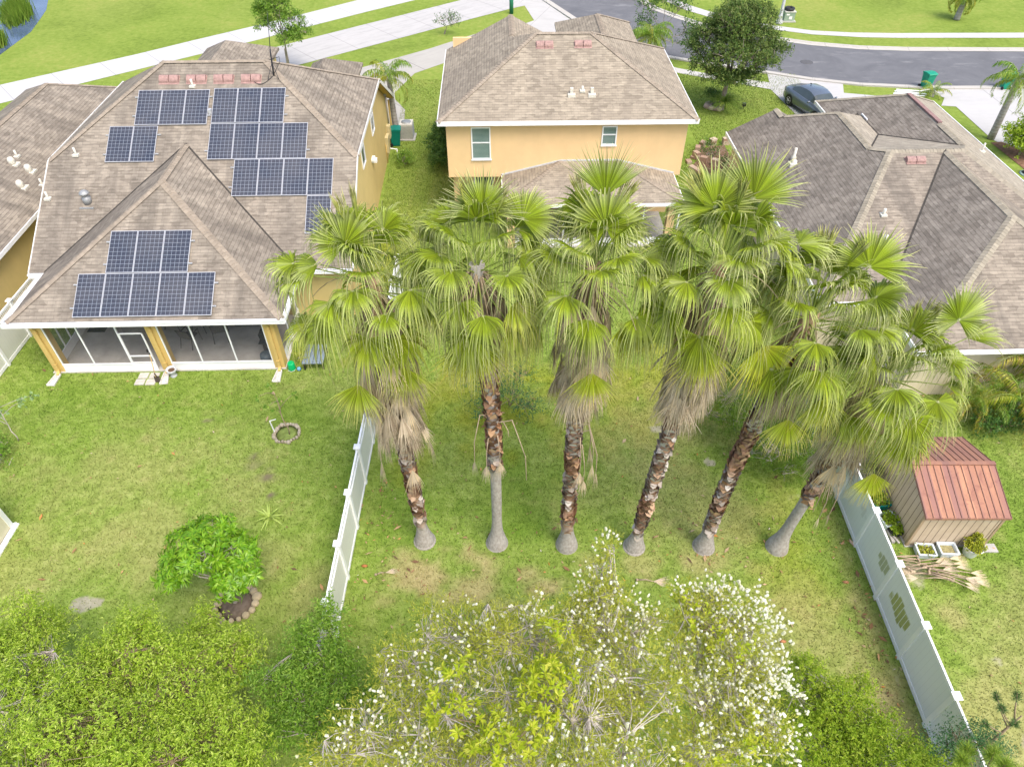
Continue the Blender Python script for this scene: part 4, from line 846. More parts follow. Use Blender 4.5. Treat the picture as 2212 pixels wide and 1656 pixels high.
    # stiff brown petiole stubs and old fruit stalks right under the crown
    for k in range(26):
        az=r.uniform(0,2*np.pi); st=heart+np.array([0,0,-.3-1.0*r.random()]); e_=st+azel(az,R(r.uniform(-75,-20)))*r.uniform(.4,.9); pd.tube([st,(st+e_)/2+np.array([0,0,.08]),e_],[.03,.022,.012],4,False)
    for k in range(3):
        az=r.uniform(0,2*np.pi); p=[heart+np.array([0,0,-.2])]; 
        for s in range(1,8): p.append(p[0]+azel(az,R(10))*1.5*s/7+np.array([0,0,.25*s/7-1.1*(s/7)**2.2]))
        pd.tube(p,[.014,.013,.012,.011,.01,.009,.008,.006],4,False)
    if extra: extra(Dm,pd,r,ev)
    Dm.mesh('dead_skirt',DEAD,T); pd.build('dead_petioles',PETD,T)
    return T
def hangers(spec):
    def f(Dm,pd,r,ev):
        for (z,az,out,ln,Rd) in spec:
            cx,cy=ev(z); st=np.array([cx,cy,z])+azel(R(az),0)*.14; hub=st+azel(R(az),0)*out+np.array([0,0,-ln]); pd.tube([st,st+azel(R(az),R(35))*out*.6,(st+hub)/2+azel(R(az),0)*out*.45,hub],[.022,.018,.014,.01],4,False)
            if Rd: Dm.add(*fan(hub,azel(R(az),R(-80)),azel(R(az),R(8)),Rd,16,.4,.15,-.2,.7,r,split=.5))
    return f
LB='tall fan palm, '
D2=(-90)
fan_palm(0,PALM_BASES[0],(-3.02,12.43,10.15),'leftmost tall fan palm, thick skirt of dead grey fronds over the white fence',11,(4.9,9.4),(1.3,5.2),
   heroes=[((-.35,-.35,.95),75,62,(-100,20),1.05,2.5,.12,.05),((-1.55,-.1,.35),185,8,None,.95,1.5,.8,.1),((-1.45,-.4,-1.0),200,-15,None,.95,1.6,.7,.45),((.55,-.65,-2.1),-70,-70,(-80,15),1.0,.9,.15,.55),((.9,-.2,-.1),10,5,None,.95,1.7,.8,0),((-.5,-.8,-2.5),-110,-62,(-90,20),1.05,1.0,.2,.4)],rust=((2.6,3.5),(1.5,1.9)),skn=170,ngreen=33,Rs=1.12,extra=hangers([(5.4,200,.5,1.2,.9),(5.0,-60,.3,1.0,.9),(5.6,20,.6,1.1,.8)]))
fan_palm(1,PALM_BASES[1],(-.74,12.39,10.45),'fan palm with smooth grey lower trunk and rusty shaggy middle, second from the left',12,(7.9,10.0),(3.1,8.0),
   heroes=[((-.05,-.95,-1.35),-92,-72,(-88,18),1.22,1.15,.12,.75),((.15,.1,1.15),88,78,(-90,10),1.05,1.7,.05,0),((-.85,-.75,-.45),-150,-20,None,.95,1.4,.5,.5),((.75,-.75,-.5),-35,-25,None,.95,1.3,.5,.55),((.95,.1,1.0),40,40,(-100,50),1.0,1.8,.2,0)],rust=((4.4,7.4),),smooth=(0,3.6),skn=90,extra=hangers([(5.9,215,.45,1.5,.5),(5.6,-25,.85,1.9,0),(5.2,-60,.2,.9,.6),(5.1,-120,.25,.9,.6),(5.6,-20,.3,.4,0)]))
fan_palm(2,PALM_BASES[2],(1.72,12.33,10.5),'fan palm with dead fronds trailing down its trunk, third from the left',13,(6.4,10.0),(1.3,6.6),
   heroes=[((.12,-.35,1.05),90,55,(-92,30),1.12,2.6,.08,0),((.1,.1,1.5),90,86,(-90,4),1.2,.9,.03,0),((.9,-.65,-.9),-38,-45,(-80,25),1.12,1.3,.25,.55),((.05,-1.0,-2.2),-90,-78,(-90,12),1.0,.95,.08,.65),((-1.1,-.5,-1.3),-150,-50,None,.85,1.0,.4,.5)],rust=((3.6,4.3),(1.5,2.2)),skn=130,extra=hangers([(5.6,-30,.45,1.3,.7),(5.3,-20,.55,1.4,.6),(4.9,-50,.35,1.2,.6),(5.8,-10,.3,1.0,.9),(5.2,-60,.25,1.2,.7)]))
fan_palm(3,PALM_BASES[3],(4.30,12.12,10.75),'fan palm with criss-cross grey trunk and wide shaggy skirt, fourth from the left',14,(6.5,9.9),(1.0,6.7),
   heroes=[((-.35,.05,1.15),95,62,(-95,28),1.15,2.0,.1,0),((.35,.1,1.3),80,70,(-100,20),1.2,1.6,.08,.05),((.05,-.75,.55),-90,15,(-90,60),.95,2.0,.6,0),((-.25,-.9,-1.6),-95,-68,(-92,20),1.12,1.05,.12,.7),((1.1,-.75,-1.7),-50,-62,(-80,22),1.15,1.25,.2,.9),((1.45,0,.35),5,8,None,1.1,1.3,.55,.05)],rust=((5.6,6.4),(1.6,2.6)),skn=150,ngreen=33)
fan_palm(4,PALM_BASES[4],(6.50,12.0,9.5),'fan palm with a brown folded frond left of its trunk, fifth from the left',15,(6.7,8.9),(1.2,6.8),
   heroes=[((.75,-.1,1.2),60,50,(-110,40),1.15,1.8,.15,0),((.9,-.5,.75),-60,30,(-100,60),1.0,2.3,.4,0),((-.9,-.35,-.7),-150,-50,None,.9,1.2,.5,.4),((-.15,-.95,-2.4),-95,-70,(-92,20),1.0,1.0,.25,.55),((.5,-.8,-1.9),-70,-65,(-85,20),1.05,1.0,.25,.6)],rust=((3.9,5.6),(1.8,2.6)),skn=55,ngreen=33,skirtside=R(-20))
fan_palm(5,PALM_BASES[5],(8.75,11.95,7.85),'shortest fan palm, crown over the right fence, rightmost of the row',16,(4.3,7.2),(2.4,5.0),
   heroes=[((1.05,.1,1.35),70,72,(-80,12),1.1,2.3,.12,0),((1.55,.2,.75),10,20,None,1.05,1.0,.35,.1),((-.6,-.7,-.9),-120,-60,(-100,25),1.05,1.1,.25,.5),((.6,-.9,-1.2),-70,-60,(-80,25),1.05,1.1,.25,.6),((.2,-1.0,-2.6),-90,-70,(-90,20),.95,1.0,.2,.8)],rust=((2.4,4.6),),smooth=(0,2.6),skn=60,ngreen=33,skirtside=R(-150),extra=hangers([(3.6,-50,.3,1.4,.45),(3.8,-20,.5,1.6,.45),(3.7,-80,.15,1.3,.0)]))
# ------------------------------------------------------------------ fences
def vinyl(name,c,stains=(),lattice=False):
    t=NT(name,.42,.4); p=t.sep(t.coord()); y,z=p[1],p[2]
    f=t.math('FRACT',t.math('MULTIPLY',y,6.2)); g=t.math('LESS_THAN',t.math('ABSOLUTE',t.math('SUBTRACT',f,.5)),.03)
    n=t.noise(1.2,4,.6); col=t.ramp(n,[(.3,tuple(x*.95 for x in c)),(.7,c)]); col=t.mix(t.math('MULTIPLY',g,.25),col,tuple(x*.6 for x in c))
    low=t.ramp(z,[(0,.35),(.25,0)]); col=t.mix(t.math('MULTIPLY',low,t.ramp(t.noise(6,4),[(.4,0),(.7,1)])),col,(.45,.45,.36))
    for (cy,cz,ry,rz,sk,am,cc) in stains:
        fl=t.math('FLOOR',t.math('MULTIPLY',y,6.2)); wn=t.n('ShaderNodeTexWhiteNoise',noise_dimensions='1D'); t.l(fl,wn.inputs['W'])
        ys=t.math('DIVIDE',t.math('ADD',fl,.5),6.2); dy=t.math('DIVIDE',t.math('SUBTRACT',ys,cy),ry)
        zz=t.math('SUBTRACT',t.math('SUBTRACT',z,cz),t.math('MULTIPLY',t.math('SUBTRACT',ys,cy),sk)); zz=t.math('ADD',zz,t.math('MULTIPLY',t.math('SUBTRACT',wn.outputs[0],.5),.12))
        dz=t.math('DIVIDE',zz,rz); d=t.math('SQRT',t.math('ADD',t.math('MULTIPLY',dy,dy),t.math('MULTIPLY',dz,dz)))
        d=t.math('ADD',d,t.math('MULTIPLY',t.math('SUBTRACT',t.noise(9,4,.7),.5),.22))
        mk=t.ramp(d,[(.82,1),(.98,0)]); gap=t.math('GREATER_THAN',t.math('ABSOLUTE',t.math('SUBTRACT',f,.5)),.09)
        # slats: leave clean seams
        gap=t.math('LESS_THAN',t.math('ABSOLUTE',t.math('SUBTRACT',f,.5)),.44); var=t.ramp(t.noise(5,5,.7),[(.3,.75),(.7,1.15)])
        col=t.mix(t.math('MULTIPLY',t.math('MULTIPLY',mk,gap),am),col,t.mix(1,cc,var,'MULTIPLY'))
    t.col(col); return t.m
def fence(label,x,ys,group,matp,lattice,name='vinyl_fence',h=1.8,xe=None,cat='fence',capr=.105):
    T=thing(name,label,cat,(0,0,0)); 
    fx=lambda y: x+((xe-x)*(y-ys[0])/(ys[-1]-ys[0]) if xe is not None else 0)
    p=MB(); 
    for a,b in zip(ys[:-1],ys[1:]):
        xa,xb=fx(a),fx(b); top=1.50 if lattice else h-.08; p.bar((xa,a,top/2+.05),(xb,b,top/2+.05),.03,top-.1+0,(0,0,1))
    p.pieces('panel',matp,T)
    q=MB()
    for a,b in zip(ys[:-1],ys[1:]):
        xa,xb=fx(a),fx(b); q.bar((xa,a,h-.04),(xb,b,h-.04),.055,.09); q.bar((xa,a,.10),(xb,b,.10),.06,.14)
        if lattice:
            q.bar((xa,a,1.50),(xb,b,1.50),.055,.09); n=int((b-a)/.095); pk=MB()
            for i in range(1,n): yy=a+(b-a)*i/n; xx=xa+(xb-xa)*i/n; pk.box(xx-.012,yy-.02,1.54,xx+.012,yy+.02,h-.08)
            pk.build('picket_top',WHITE,T)
    q.pieces('rail',WHITE,T)
    for y in ys:
        xx=fx(y); m=MB(); m.box(xx-.065,y-.065,0,xx+.065,y+.065,h+.05); o=m.build('post',WHITE,T)
        c=MB(); c.box(xx-capr,y-capr,h+.05,xx+capr,y+capr,h+.085); 
        t4=[(xx-capr,y-capr),(xx+capr,y-capr),(xx+capr,y+capr),(xx-capr,y+capr)]
        for i in range(4): a,b=t4[i],t4[(i+1)%4]; c.face([(*a,h+.086),(*b,h+.086),(xx,y,h+.11)])
        c.build('post_cap',WHITE,o)
    return T
FP1=vinyl('cream_vinyl_panel',(.72,.73,.66))
FP2=vinyl('algae_stained_panel',(.80,.83,.84),[(9.55,.95,.62,.36,-.02,.95,(.36,.39,.12)),(10.92,1.10,.36,.27,0,.75,(.30,.33,.14)),(12.7,1.25,.22,.22,0,.22,(.3,.3,.28))])
fence('white vinyl fence beside the leftmost tall palm, dividing the two back lawns',-4.95,[7.55+1.795*k for k in range(11)],None,FP1,True)
fence('long white vinyl fence with green algae stains, left of the brown shed',10.62,[5.1+1.795*k for k in range(9)],None,FP2,False,h=1.8,xe=10.84)
fence('pale vinyl fence with a picket top, beside the yellow wall at the far left edge',-20.0,[17.0+1.795*k for k in range(8)],None,FP1,True)
# ------------------------------------------------------------------ shrubs and trees at the bottom of the picture
M_LIME=leafmat('lime_leaves',[(0,(.13,.235,.012)),(.35,(.28,.42,.03)),(.65,(.41,.545,.06)),(.93,(.56,.64,.16)),(1,(.60,.48,.10))],.35,.45,.35,.35,1.0)
M_LIME2=leafmat('bright_lime_leaves',[(0,(.13,.23,.015)),(.4,(.25,.38,.02)),(.75,(.36,.46,.045)),(1,(.50,.52,.10))],.35,.45,.3,.4,1.6)
M_DARK=leafmat('deep_green_leaves',[(0,(.025,.07,.012)),(.5,(.075,.17,.025)),(1,(.17,.29,.06))],.25,.45,.35,.35,1.5)
M_MID=leafmat('mid_green_leaves',[(0,(.07,.16,.015)),(.5,(.17,.32,.03)),(1,(.34,.48,.08))],.3,.45,.35,.3,1.5)
M_OLIVE=leafmat('olive_narrow_leaves',[(0,(.15,.18,.012)),(.4,(.33,.37,.035)),(.8,(.48,.49,.07)),(1,(.60,.48,.12))],.3,.5,.3,.35,1.2)
M_YG=leafmat('fresh_yellow_leaves',[(0,(.30,.42,.02)),(.6,(.45,.52,.03)),(1,(.60,.58,.10))],.4,.45,.3,.2,2)
M_BLUEG=leafmat('bluish_leaves',[(0,(.03,.09,.03)),(.6,(.07,.18,.06)),(1,(.17,.30,.12))],.25,.5,.3,.3,2)
PALET=plain('pale_grey_twig',(.50,.455,.41),.25,6,.9,.1); TWIG=plain('grey_twig',(.46,.41,.37),.25,6,.9,.1); TWIGB=plain('brown_twig',(.30,.23,.15),.25,6,.9,.1)
def sats(cl,seed,n=3):
    "irregular outline : each clump shrinks a little and grows small outlying tufts"
    r=random.Random(seed); o=[]
    for c in cl:
        o.append((c[0],c[1],c[2],c[3]*.88,c[4]*.88,c[5]*.85))
        for k in range(n):
            a=r.uniform(0,6.28); e=r.uniform(-.1,1.0); q=r.uniform(.25,.42); d=(math.cos(a)*math.cos(e),math.sin(a)*math.cos(e),math.sin(e))
            o.append((c[0]+d[0]*c[3]*1.0,c[1]+d[1]*c[4]*1.0,c[2]+d[2]*c[5]*1.05,c[3]*q,c[4]*q,c[5]*q*1.2))
    return o
def bush(name,label,cat,root,clumps,mat,seed,twigs,lpt,ll,lw,bark,r0=.06,ntw=500,forkz=.5,group=None,**k):
    T=thing(name,label,cat,(root[0],root[1],0),0,group); cl0=[(c[0]-root[0],c[1]-root[1],*c[2:]) for c in clumps]; cl=sats(cl0,seed)
    o,P,ax=crown('crown',T,cl,mat,twigs,lpt,ll,lw,seed,**k)
    cl=cl0; c0=Vector(np.mean([c[:3] for c in cl],axis=0)); fk=[(c0.x*.3,c0.y*.3,forkz),(c0.x*.3+.15,c0.y*.3-.1,forkz*1.3)]
    branches('branches',T,(0,0,0),cl,bark,r0,seed,P,ntw,fk,.007); return T,P,ax
# left wild bushes
bush('wild_bush','large lime-green leafy bush filling the lower left corner','bush',(-8.3,5.2),[(-8.6,7.2,3.0,1.0,.8,.9),(-9.8,6.4,2.8,1.1,1,1.0),(-7.3,6.5,2.9,1.0,.9,.9),(-8.4,5.4,3.3,1.4,1,1.1),(-6.3,5.4,3.0,1.2,1,1.0),(-8.9,7.9,3.0,.45,.35,.45),(-8.0,4.3,3.0,1.6,.9,1),(-5.8,4.5,2.8,1,.8,1),(-9.4,7.3,3.1,.45,.4,.4)],M_LIME,31,5200,9,.088,.034,TWIGB,.07,2200,.9,shell=.35)
bush('wild_bush','yellow-green bush with bare grey branches poking out at the bottom left edge','bush',(-10.4,4.3),[(-10.3,5.9,3.0,1.1,1,1.0),(-9.6,4.4,3.2,1.1,.9,1.1),(-11.3,6.9,2.8,.9,.9,.9),(-10.6,4.6,2.8,1.2,1,1)],M_LIME,32,2500,9,.088,.034,TWIG,.07,2000,.9,shell=.35)
bush('wild_bush','green bush standing on the lawn edge at the left border of the picture','bush',(-11.9,7.6),[(-11.9,8.0,2.4,.75,.7,.8),(-11.6,7.4,2.7,.6,.6,.7),(-12.3,7.6,3.1,.5,.5,.6),(-12.1,8.5,1.8,.6,.5,.6)],M_LIME,33,1100,9,.085,.033,TWIGB,.05,200,.8,shell=.35)
bush('wild_bush','small sparse bush in front of the mango tree ring','bush',(-7.1,8.1),[(-7.3,8.2,1.8,.8,.5,.6),(-6.6,7.5,2.2,.7,.5,.6),(-8.0,8.7,1.6,.4,.4,.5)],M_LIME,34,520,8,.10,.038,TWIGB,.04,200,.5,shell=.2)
bush('leafy_shrub','dense mid-green shrub against the near end of the left white fence','shrub',(-4.6,7.3),[(-4.5,7.9,2.6,.55,.5,.8),(-4.9,7.4,2.3,.7,.6,.8),(-4.1,7.0,2.2,.8,.7,.8),(-5.2,6.9,2.2,.7,.6,.8),(-4.4,8.3,3.0,.25,.25,.45),(-3.6,6.4,2.2,.7,.6,.7),(-4.6,6.2,2.1,.9,.6,.8)],M_MID,35,2000,10,.10,.032,TWIG,.05,400,.8,shell=.35)
bush('wild_bush','bright lime-green bush between the white-flowered trees and the right fence','bush',(7.3,5.6),[(6.9,6.6,2.3,.75,.6,.8),(7.6,6.1,2.1,.8,.7,.8),(6.6,5.6,2.2,.9,.7,.9),(8.3,5.5,2.0,.8,.6,.7),(7.4,5.0,2.2,1.1,.7,.9),(8.9,5.1,1.8,.9,.6,.7),(6.9,7.2,2.4,.3,.3,.4),(8.05,6.7,2.1,.4,.4,.5)],M_LIME2,36,3000,11,.075,.03,TWIG,.05,900,.7,shell=.3)
bush('small_oak','small dark green sapling leaning over the near end of the right fence','tree',(10.1,5.5),[(10.2,5.9,1.9,.45,.35,.5),(9.6,5.5,1.6,.6,.4,.5),(10.6,5.7,2.1,.35,.35,.45),(10.0,5.1,1.5,.7,.4,.5),(10.9,5.9,1.5,.4,.3,.4)],M_BLUEG,37,700,7,.06,.026,TWIGB,.03,250,.6)
# bottlebrush-like trees with cream flower spikes
FLOW=leafmat('cream_flowers',[(0,(.66,.66,.45)),(.5,(.78,.78,.62)),(1,(.85,.86,.76))],.25,.8,.1,.1,3)
BUD=leafmat('mauve_buds',[(0,(.33,.24,.26)),(1,(.48,.38,.38))],.1,.8,.1)
def flowers(T,P,ax,n,seed,ln=.085,rad=.022,sel=None):
    r=np.random.default_rng(seed); cand=np.arange(len(P)) if sel is None else np.nonzero(sel)[0]; wv=np.exp(3.5*vnoise(P[cand,0]+7,P[cand,1]+P[cand,2]*.5+7,.55,seed)); idx=r.choice(cand,min(n,len(cand)),replace=False,p=wv/wv.sum())
    A=unit(ax[idx]+np.array([0,0,.25])+r.normal(size=(len(idx),3))*.35); C=P[idx]+A*.22+r.normal(size=(len(idx),3))*.05; C2=C; 
    ex=np.repeat(C[:len(C)//2],1,0)+r.normal(size=(len(C)//2,3))*.10; C=np.concatenate([C,ex]); A=np.concatenate([A,unit(A[:len(A)//2]+r.normal(size=(len(A)//2,3))*.5)])
    L=ln*r.uniform(.45,1.2,len(C)); Rr=rad*r.uniform(.8,1.2,len(C)); r0=unit(np.cross(A,r.normal(size=A.shape))); t0=np.cross(A,r0); V=[];K=7; rings=[(0,.35),(.12,1.0),(.5,1.12),(.85,1.0),(1,.3)]
    for s,q in rings:
        for i in range(K): a=2*np.pi*i/K; jj=1+.22*((i%2)*2-1)*np.ones(len(C)); V.append(C+A*(L*s)[:,None]+(r0*np.cos(a)+t0*np.sin(a))*(Rr*q*jj)[:,None])
    V=np.stack(V,1).reshape(-1,3); b=np.arange(len(C))[:,None]*K*len(rings); F=[]
    for j in range(len(rings)-1):
        for i in range(K): F.append(np.concatenate([b+j*K+i,b+j*K+(i+1)%K,b+(j+1)*K+(i+1)%K,b+(j+1)*K+i],1))
    tag(npmesh('flowers',V,np.concatenate(F),FLOW,T),kind='stuff')
def brush_tree(label,root,clumps,seed,twigs,nf,white=None,**k):
    T=thing('bottlebrush_tree',label,'tree',(root[0],root[1],0),0,'white-flowered trees along the bottom edge'); cl=[(c[0]-root[0],c[1]-root[1],*c[2:]) for c in clumps]
    o,P,ax=crown('crown',T,cl,M_OLIVE,twigs,7,.085,.013,seed,twlen=.28,spread=.55,shell=.62,up=.45,below=-.2) if False else crown('crown',T,sats(cl,seed,2),M_OLIVE,twigs,7,.10,.016,seed,twlen=.30,spread=.6,shell=.45,up=.45)
    c0=Vector(np.mean([c[:3] for c in cl],axis=0)); fk=[(c0.x*.3-.3,c0.y*.3,1.6),(c0.x*.3+.35,c0.y*.3+.1,1.9),(c0.x*.3,c0.y*.3-.3,1.5)]
    branches('branches',T,(0,0,0),cl,PALET,.10,seed,P,int(twigs*.5),fk,.0075,7)
    zmed=P[:,2]; sel=ax[:,2]>-.1
    flowers(T,P,ax,nf,seed+5,sel=sel if white is None else (sel&white(P+np.array([root[0],root[1],0])))); return T
BT1=[(-1.0,6.9,5.0,1.0,.7,.8),(.4,6.6,5.3,1.2,.9,.9),(1.7,6.9,5.1,.8,.8,.8),(-2.2,6.3,4.8,.7,.6,.7),(-.9,5.4,5.3,1.2,.9,.9),(.8,5.2,5.5,1.2,.9,.9),(2.3,5.7,5.2,1.0,.9,.9),(-2.6,4.9,4.9,1.1,.8,.8),(-3.2,4.5,4.6,.7,.6,.7),(2.0,4.2,5.3,1.1,.8,.8),(-1.2,4.2,5.1,1.4,.8,.8),(.5,3.9,5.2,1.2,.8,.8)]
brush_tree('wide white-flowered tree in the middle of the bottom edge, bare grey twigs showing',(.2,4.6),BT1,41,6200,760)
brush_tree('upright spray of white-flowered branches reaching towards the third and fourth palm trunks',(2.0,6.5),[(1.95,8.1,5.3,.28,.3,.7),(1.85,7.7,5.0,.5,.45,.6),(2.6,7.0,4.9,.6,.5,.6),(1.5,7.3,4.9,.5,.4,.6),(2.1,8.35,5.9,.12,.12,.35)],42,700,200)
brush_tree('narrow tree thick with cream-white flower spikes, near the bottom right',(4.2,5.4),[(4.0,7.4,5.0,.6,.5,.6),(4.7,7.2,4.9,.6,.6,.7),(3.7,6.6,4.8,.6,.6,.6),(4.7,6.3,4.9,.7,.7,.7),(3.9,5.6,5.0,.8,.7,.8),(4.7,5.2,4.8,.55,.6,.7),(3.6,4.6,5.0,.8,.7,.7)],43,2300,420)
T=[o for o in bpy.data.objects if o.name.startswith('bottlebrush_tree')][-1]
r_=np.random.default_rng(3); Pw,axw,_=crown_points([(.55,1.9,4.95,.62,.5,.7),(.75,1.2,4.9,.6,.7,.75),(.75,.2,4.8,.45,.7,.75),(.1,2.15,5.0,.55,.35,.6),(.6,-.5,4.5,.4,.5,.6)],520,r_,.8,.3)
sel=(Pw[:,0]>.2)|(Pw[:,1]>1.9); flowers(T,Pw[sel]-0,axw[sel],470,91)
bush('climbing_vine','yellow-green vine shoots climbing up through the white-flowered tree','vine',(.1,5.0),[(.75,5.9,6.25,.25,.35,.35),(.7,5.2,6.35,.3,.3,.3),(-1.05,5.3,6.2,.28,.3,.3),(-.85,4.6,6.1,.35,.25,.3),(.1,4.45,6.2,.4,.3,.3),(-.5,4.0,6.1,.28,.2,.25),(.35,5.0,6.1,.3,.3,.25)],M_YG,44,120,12,.13,.05,TWIGB,.03,40,1.5,up=.6,rosette=True,spread=1.0)
bush('climbing_vine','yellow-green vine leaves woven through the cream-flowered tree at the bottom right','vine',(4.0,5.8),[(3.9,6.6,5.5,.35,.3,.25),(4.4,5.9,5.5,.3,.35,.25),(3.7,7.35,5.3,.3,.2,.25),(4.5,4.8,5.2,.4,.3,.3),(3.3,4.2,5.3,.5,.3,.3)],M_YG,45,70,8,.10,.055,TWIGB,.03,20,1.5)
# pine tufts
NEED=leafmat('pine_needles',[(0,(.12,.22,.02)),(.5,(.26,.38,.04)),(1,(.40,.50,.08))],.25,.5,.3,.2,2); NEED2=leafmat('dark_pine_needles',[(0,(.04,.10,.03)),(1,(.14,.25,.07))],.2,.5,.3,.2,2)
def pine(label,root,tufts,mat,seed,n=420,ll=.26,top=None):
    T=thing('pine_sapling',label,'pine tree',(root[0],root[1],0)); r=np.random.default_rng(seed); V=[]; m=MB(); zt=max(t[2] for t in tufts)
    m.tube([(0,0,-.05),(.03,0,zt*.5),(0,.02,zt*.9)],[.05,.04,.015],8)
    for (x,y,z,s) in tufts:
        c=np.array([x-root[0],y-root[1],z]); st=np.array([0,0,z-.5-.3*r.random()]); m.tube([st,(st+c)/2+np.array([0,0,-.03]),c],[.022,.016,.01],5)
        ax=unit((c-st)+np.array([0,0,.3])); P=c[None]-ax[None]*(r.random(n)*.22)[:,None]; D=unit(ax[None]*.55+rand_dir(n,r)*.9); V.append(leaf_quads(P,D,rand_dir(n,r),ll*s*r.uniform(.7,1.1,n),np.full(n,.0075),0))
    V=np.concatenate(V); npmesh('needles',V,np.arange(len(V)).reshape(-1,4),mat,T); m.build('trunk',TWIGB,T)
pine('young pine with long lime-green needle tufts in the bottom right corner',(9.3,4.5),[(8.75,4.75,4.2,1),(9.05,5.0,4.0,1),(9.5,4.9,4.1,1.1),(9.35,4.55,4.5,1.1),(8.5,4.45,4.3,1),(9.8,4.5,4.2,1),(9.0,4.3,4.4,1)],NEED,51)
pine('young pine with small dark needle tufts at the right edge of the picture',(11.0,5.9),[(10.55,6.05,3.4,.8),(10.7,6.4,3.2,.7),(10.75,5.75,3.3,.8),(10.9,6.25,3.6,.8),(10.35,5.9,2.9,.6)],NEED2,52,220,.2)
# ------------------------------------------------------------------ mango, saplings, aloe
MANGO=leafmat('mango_leaves',[(0,(.07,.19,.008)),(.45,(.16,.36,.012)),(.8,(.29,.49,.03)),(1,(.40,.56,.09))],.3,.35,.4,.3,2.5)
T=thing('mango_tree','small round mango tree with long drooping leaves, in a brown stone ring','tree',(-8.1,10.35,0))
cl=[(-.75,.45,2.25,.55,.5,.40),(-.15,.85,2.35,.55,.45,.40),(.45,.35,2.1,.55,.5,.45),(-1.05,.0,1.9,.45,.45,.35),(-.35,.0,2.45,.55,.45,.38),(.45,-.35,1.75,.45,.4,.4),(.75,-.1,1.8,.4,.4,.4),(-.6,1.0,2.05,.5,.4,.35),(-1.15,-.25,1.7,.3,.3,.25),(-.15,.35,2.0,.45,.4,.3)]
o,P,ax=crown('crown',T,cl,MANGO,560,13,.235,.043,61,twlen=.10,spread=1.05,up=.3,shell=.7,rosette=True,droop=.35)
branches('trunk',T,(0,0,0),cl,BARKP,.055,61,P,260,[(-.12,.1,1.1),(-.05,.05,1.25)],.008)
STONE=leafmat('border_stones',[(0,(.30,.24,.15)),(1,(.50,.42,.28))],0,.95,.05,.4,3); PSTONE=leafmat('pale_stones',[(0,(.26,.22,.15)),(1,(.50,.45,.35))],0,.95,.05,.4,3)
def ring(label,cx,cy,r0,n,mat,sz,gap=(),soil=(.16,.125,.095),ell=1,oy=0):
    rr=random.Random(int(cx*10)); m=MB()
    for k in range(n):
        a=2*math.pi*k/n; 
        if any(g0<math.degrees(a)<g1 for g0,g1 in gap): continue
        q_=rr.uniform(.94,1.08); x=cx+q_*r0*math.cos(a);y=cy+q_*r0*ell*math.sin(a); s=sz*rr.uniform(.6,1.25); m.lathe([(s*.9,-.02),(s,.03),(s*.85,.09),(s*.4,.11)],(x-cx,y-cy,0),7,1,1)
    T=thing('stone_ring',label,'stone edging',(cx,cy,0)); m.build('stones',mat,T)
    d=MB(); d.lathe([(r0*.98,.012),(r0*.5,.03)],(0,0,0),18,1,ell); d.build('soil',plain('soil_'+str(int(cx*10)),soil,.35,6,1,0,0,.6),T)
ring('ring of flat brown stones with bare soil round the mango tree',-8.05,10.30,.56,16,STONE,.13)
ring('ring of small pale stones round the thin sapling on the left lawn',-8.11,16.95,.44,26,PSTONE,.07,soil=(.17,.22,.06))
def sapling(name,label,root,h,lean,nl,mat,ll,lw,seed,white=False,spread=.5,cat='tree'):
    r=random.Random(seed); T=thing(name,label,cat,(root[0],root[1],0)); m=MB(); pts=[(0,0,0)]
    for k in range(1,8): u=k/7; pts.append((lean[0]*u+.06*math.sin(k*1.7),lean[1]*u+.05*math.cos(k*2.1),h*u))
    m.tube(pts,[.022*(1-.7*k/7) for k in range(8)],6); ends=[pts[-1]]
    for k in range(5):
        b=Vector(pts[3+k%4]); e=b+Vector((r.uniform(-1,1)*spread,r.uniform(-1,1)*spread,r.uniform(.05,.4))); m.tube([b,b.lerp(e,.5)+Vector((0,0,.05)),e],[.012,.009,.005],5); ends.append(e[:])
    m.build('trunk',TWIGB if not white else BARKP,T); rg=np.random.default_rng(seed); n=nl*len(ends); P=np.repeat(np.array(ends),nl,0)+rg.normal(size=(n,3))*.07; D=unit(rg.normal(size=(n,3))+np.array([0,0,-.2])); V=leaf_quads(P,D,rand_dir(n,rg,1),np.full(n,ll)*rg.uniform(.7,1.2,n),np.full(n,lw)); npmesh('leaves',V,np.arange(len(V)).reshape(-1,4),mat,T); return T
sapling('fruit_sapling','thin bare-stemmed sapling with a few large leaves, standing in the pale stone ring',(-8.0,16.9),1.9,(-.35,.55),5,M_MID,.17,.12,71)
sapling('fig_sapling','sparse pale-branched sapling with blue-green lobed leaves near the left picture edge',(-17.6,16.6),1.6,(-.2,.3),12,leafmat('pale_fig_leaves',[(0,(.16,.28,.08)),(1,(.33,.46,.22))],.3),.14,.12,72,True,1.1)
bush('weedy_bush','low weedy growth under the sparse sapling near the left picture edge','plant',(-17.9,16.0),[(-18.1,16.0,.25,.7,.5,.3),(-17.6,15.6,.2,.5,.4,.25),(-18.6,15.5,.2,.5,.4,.2)],M_MID,73,260,7,.08,.05,TWIG,.02,60,.1)
m=MB(); m.bar((-8.52,16.95,0),(-8.60,17.0,.62),.03,.03); m.bar((-8.60,17.0,.62),(-8.38,17.05,.66),.02,.02)
tag(m.build('plant_stake',WHITE2),'white plant stake leaning in the pale stone ring','stake')
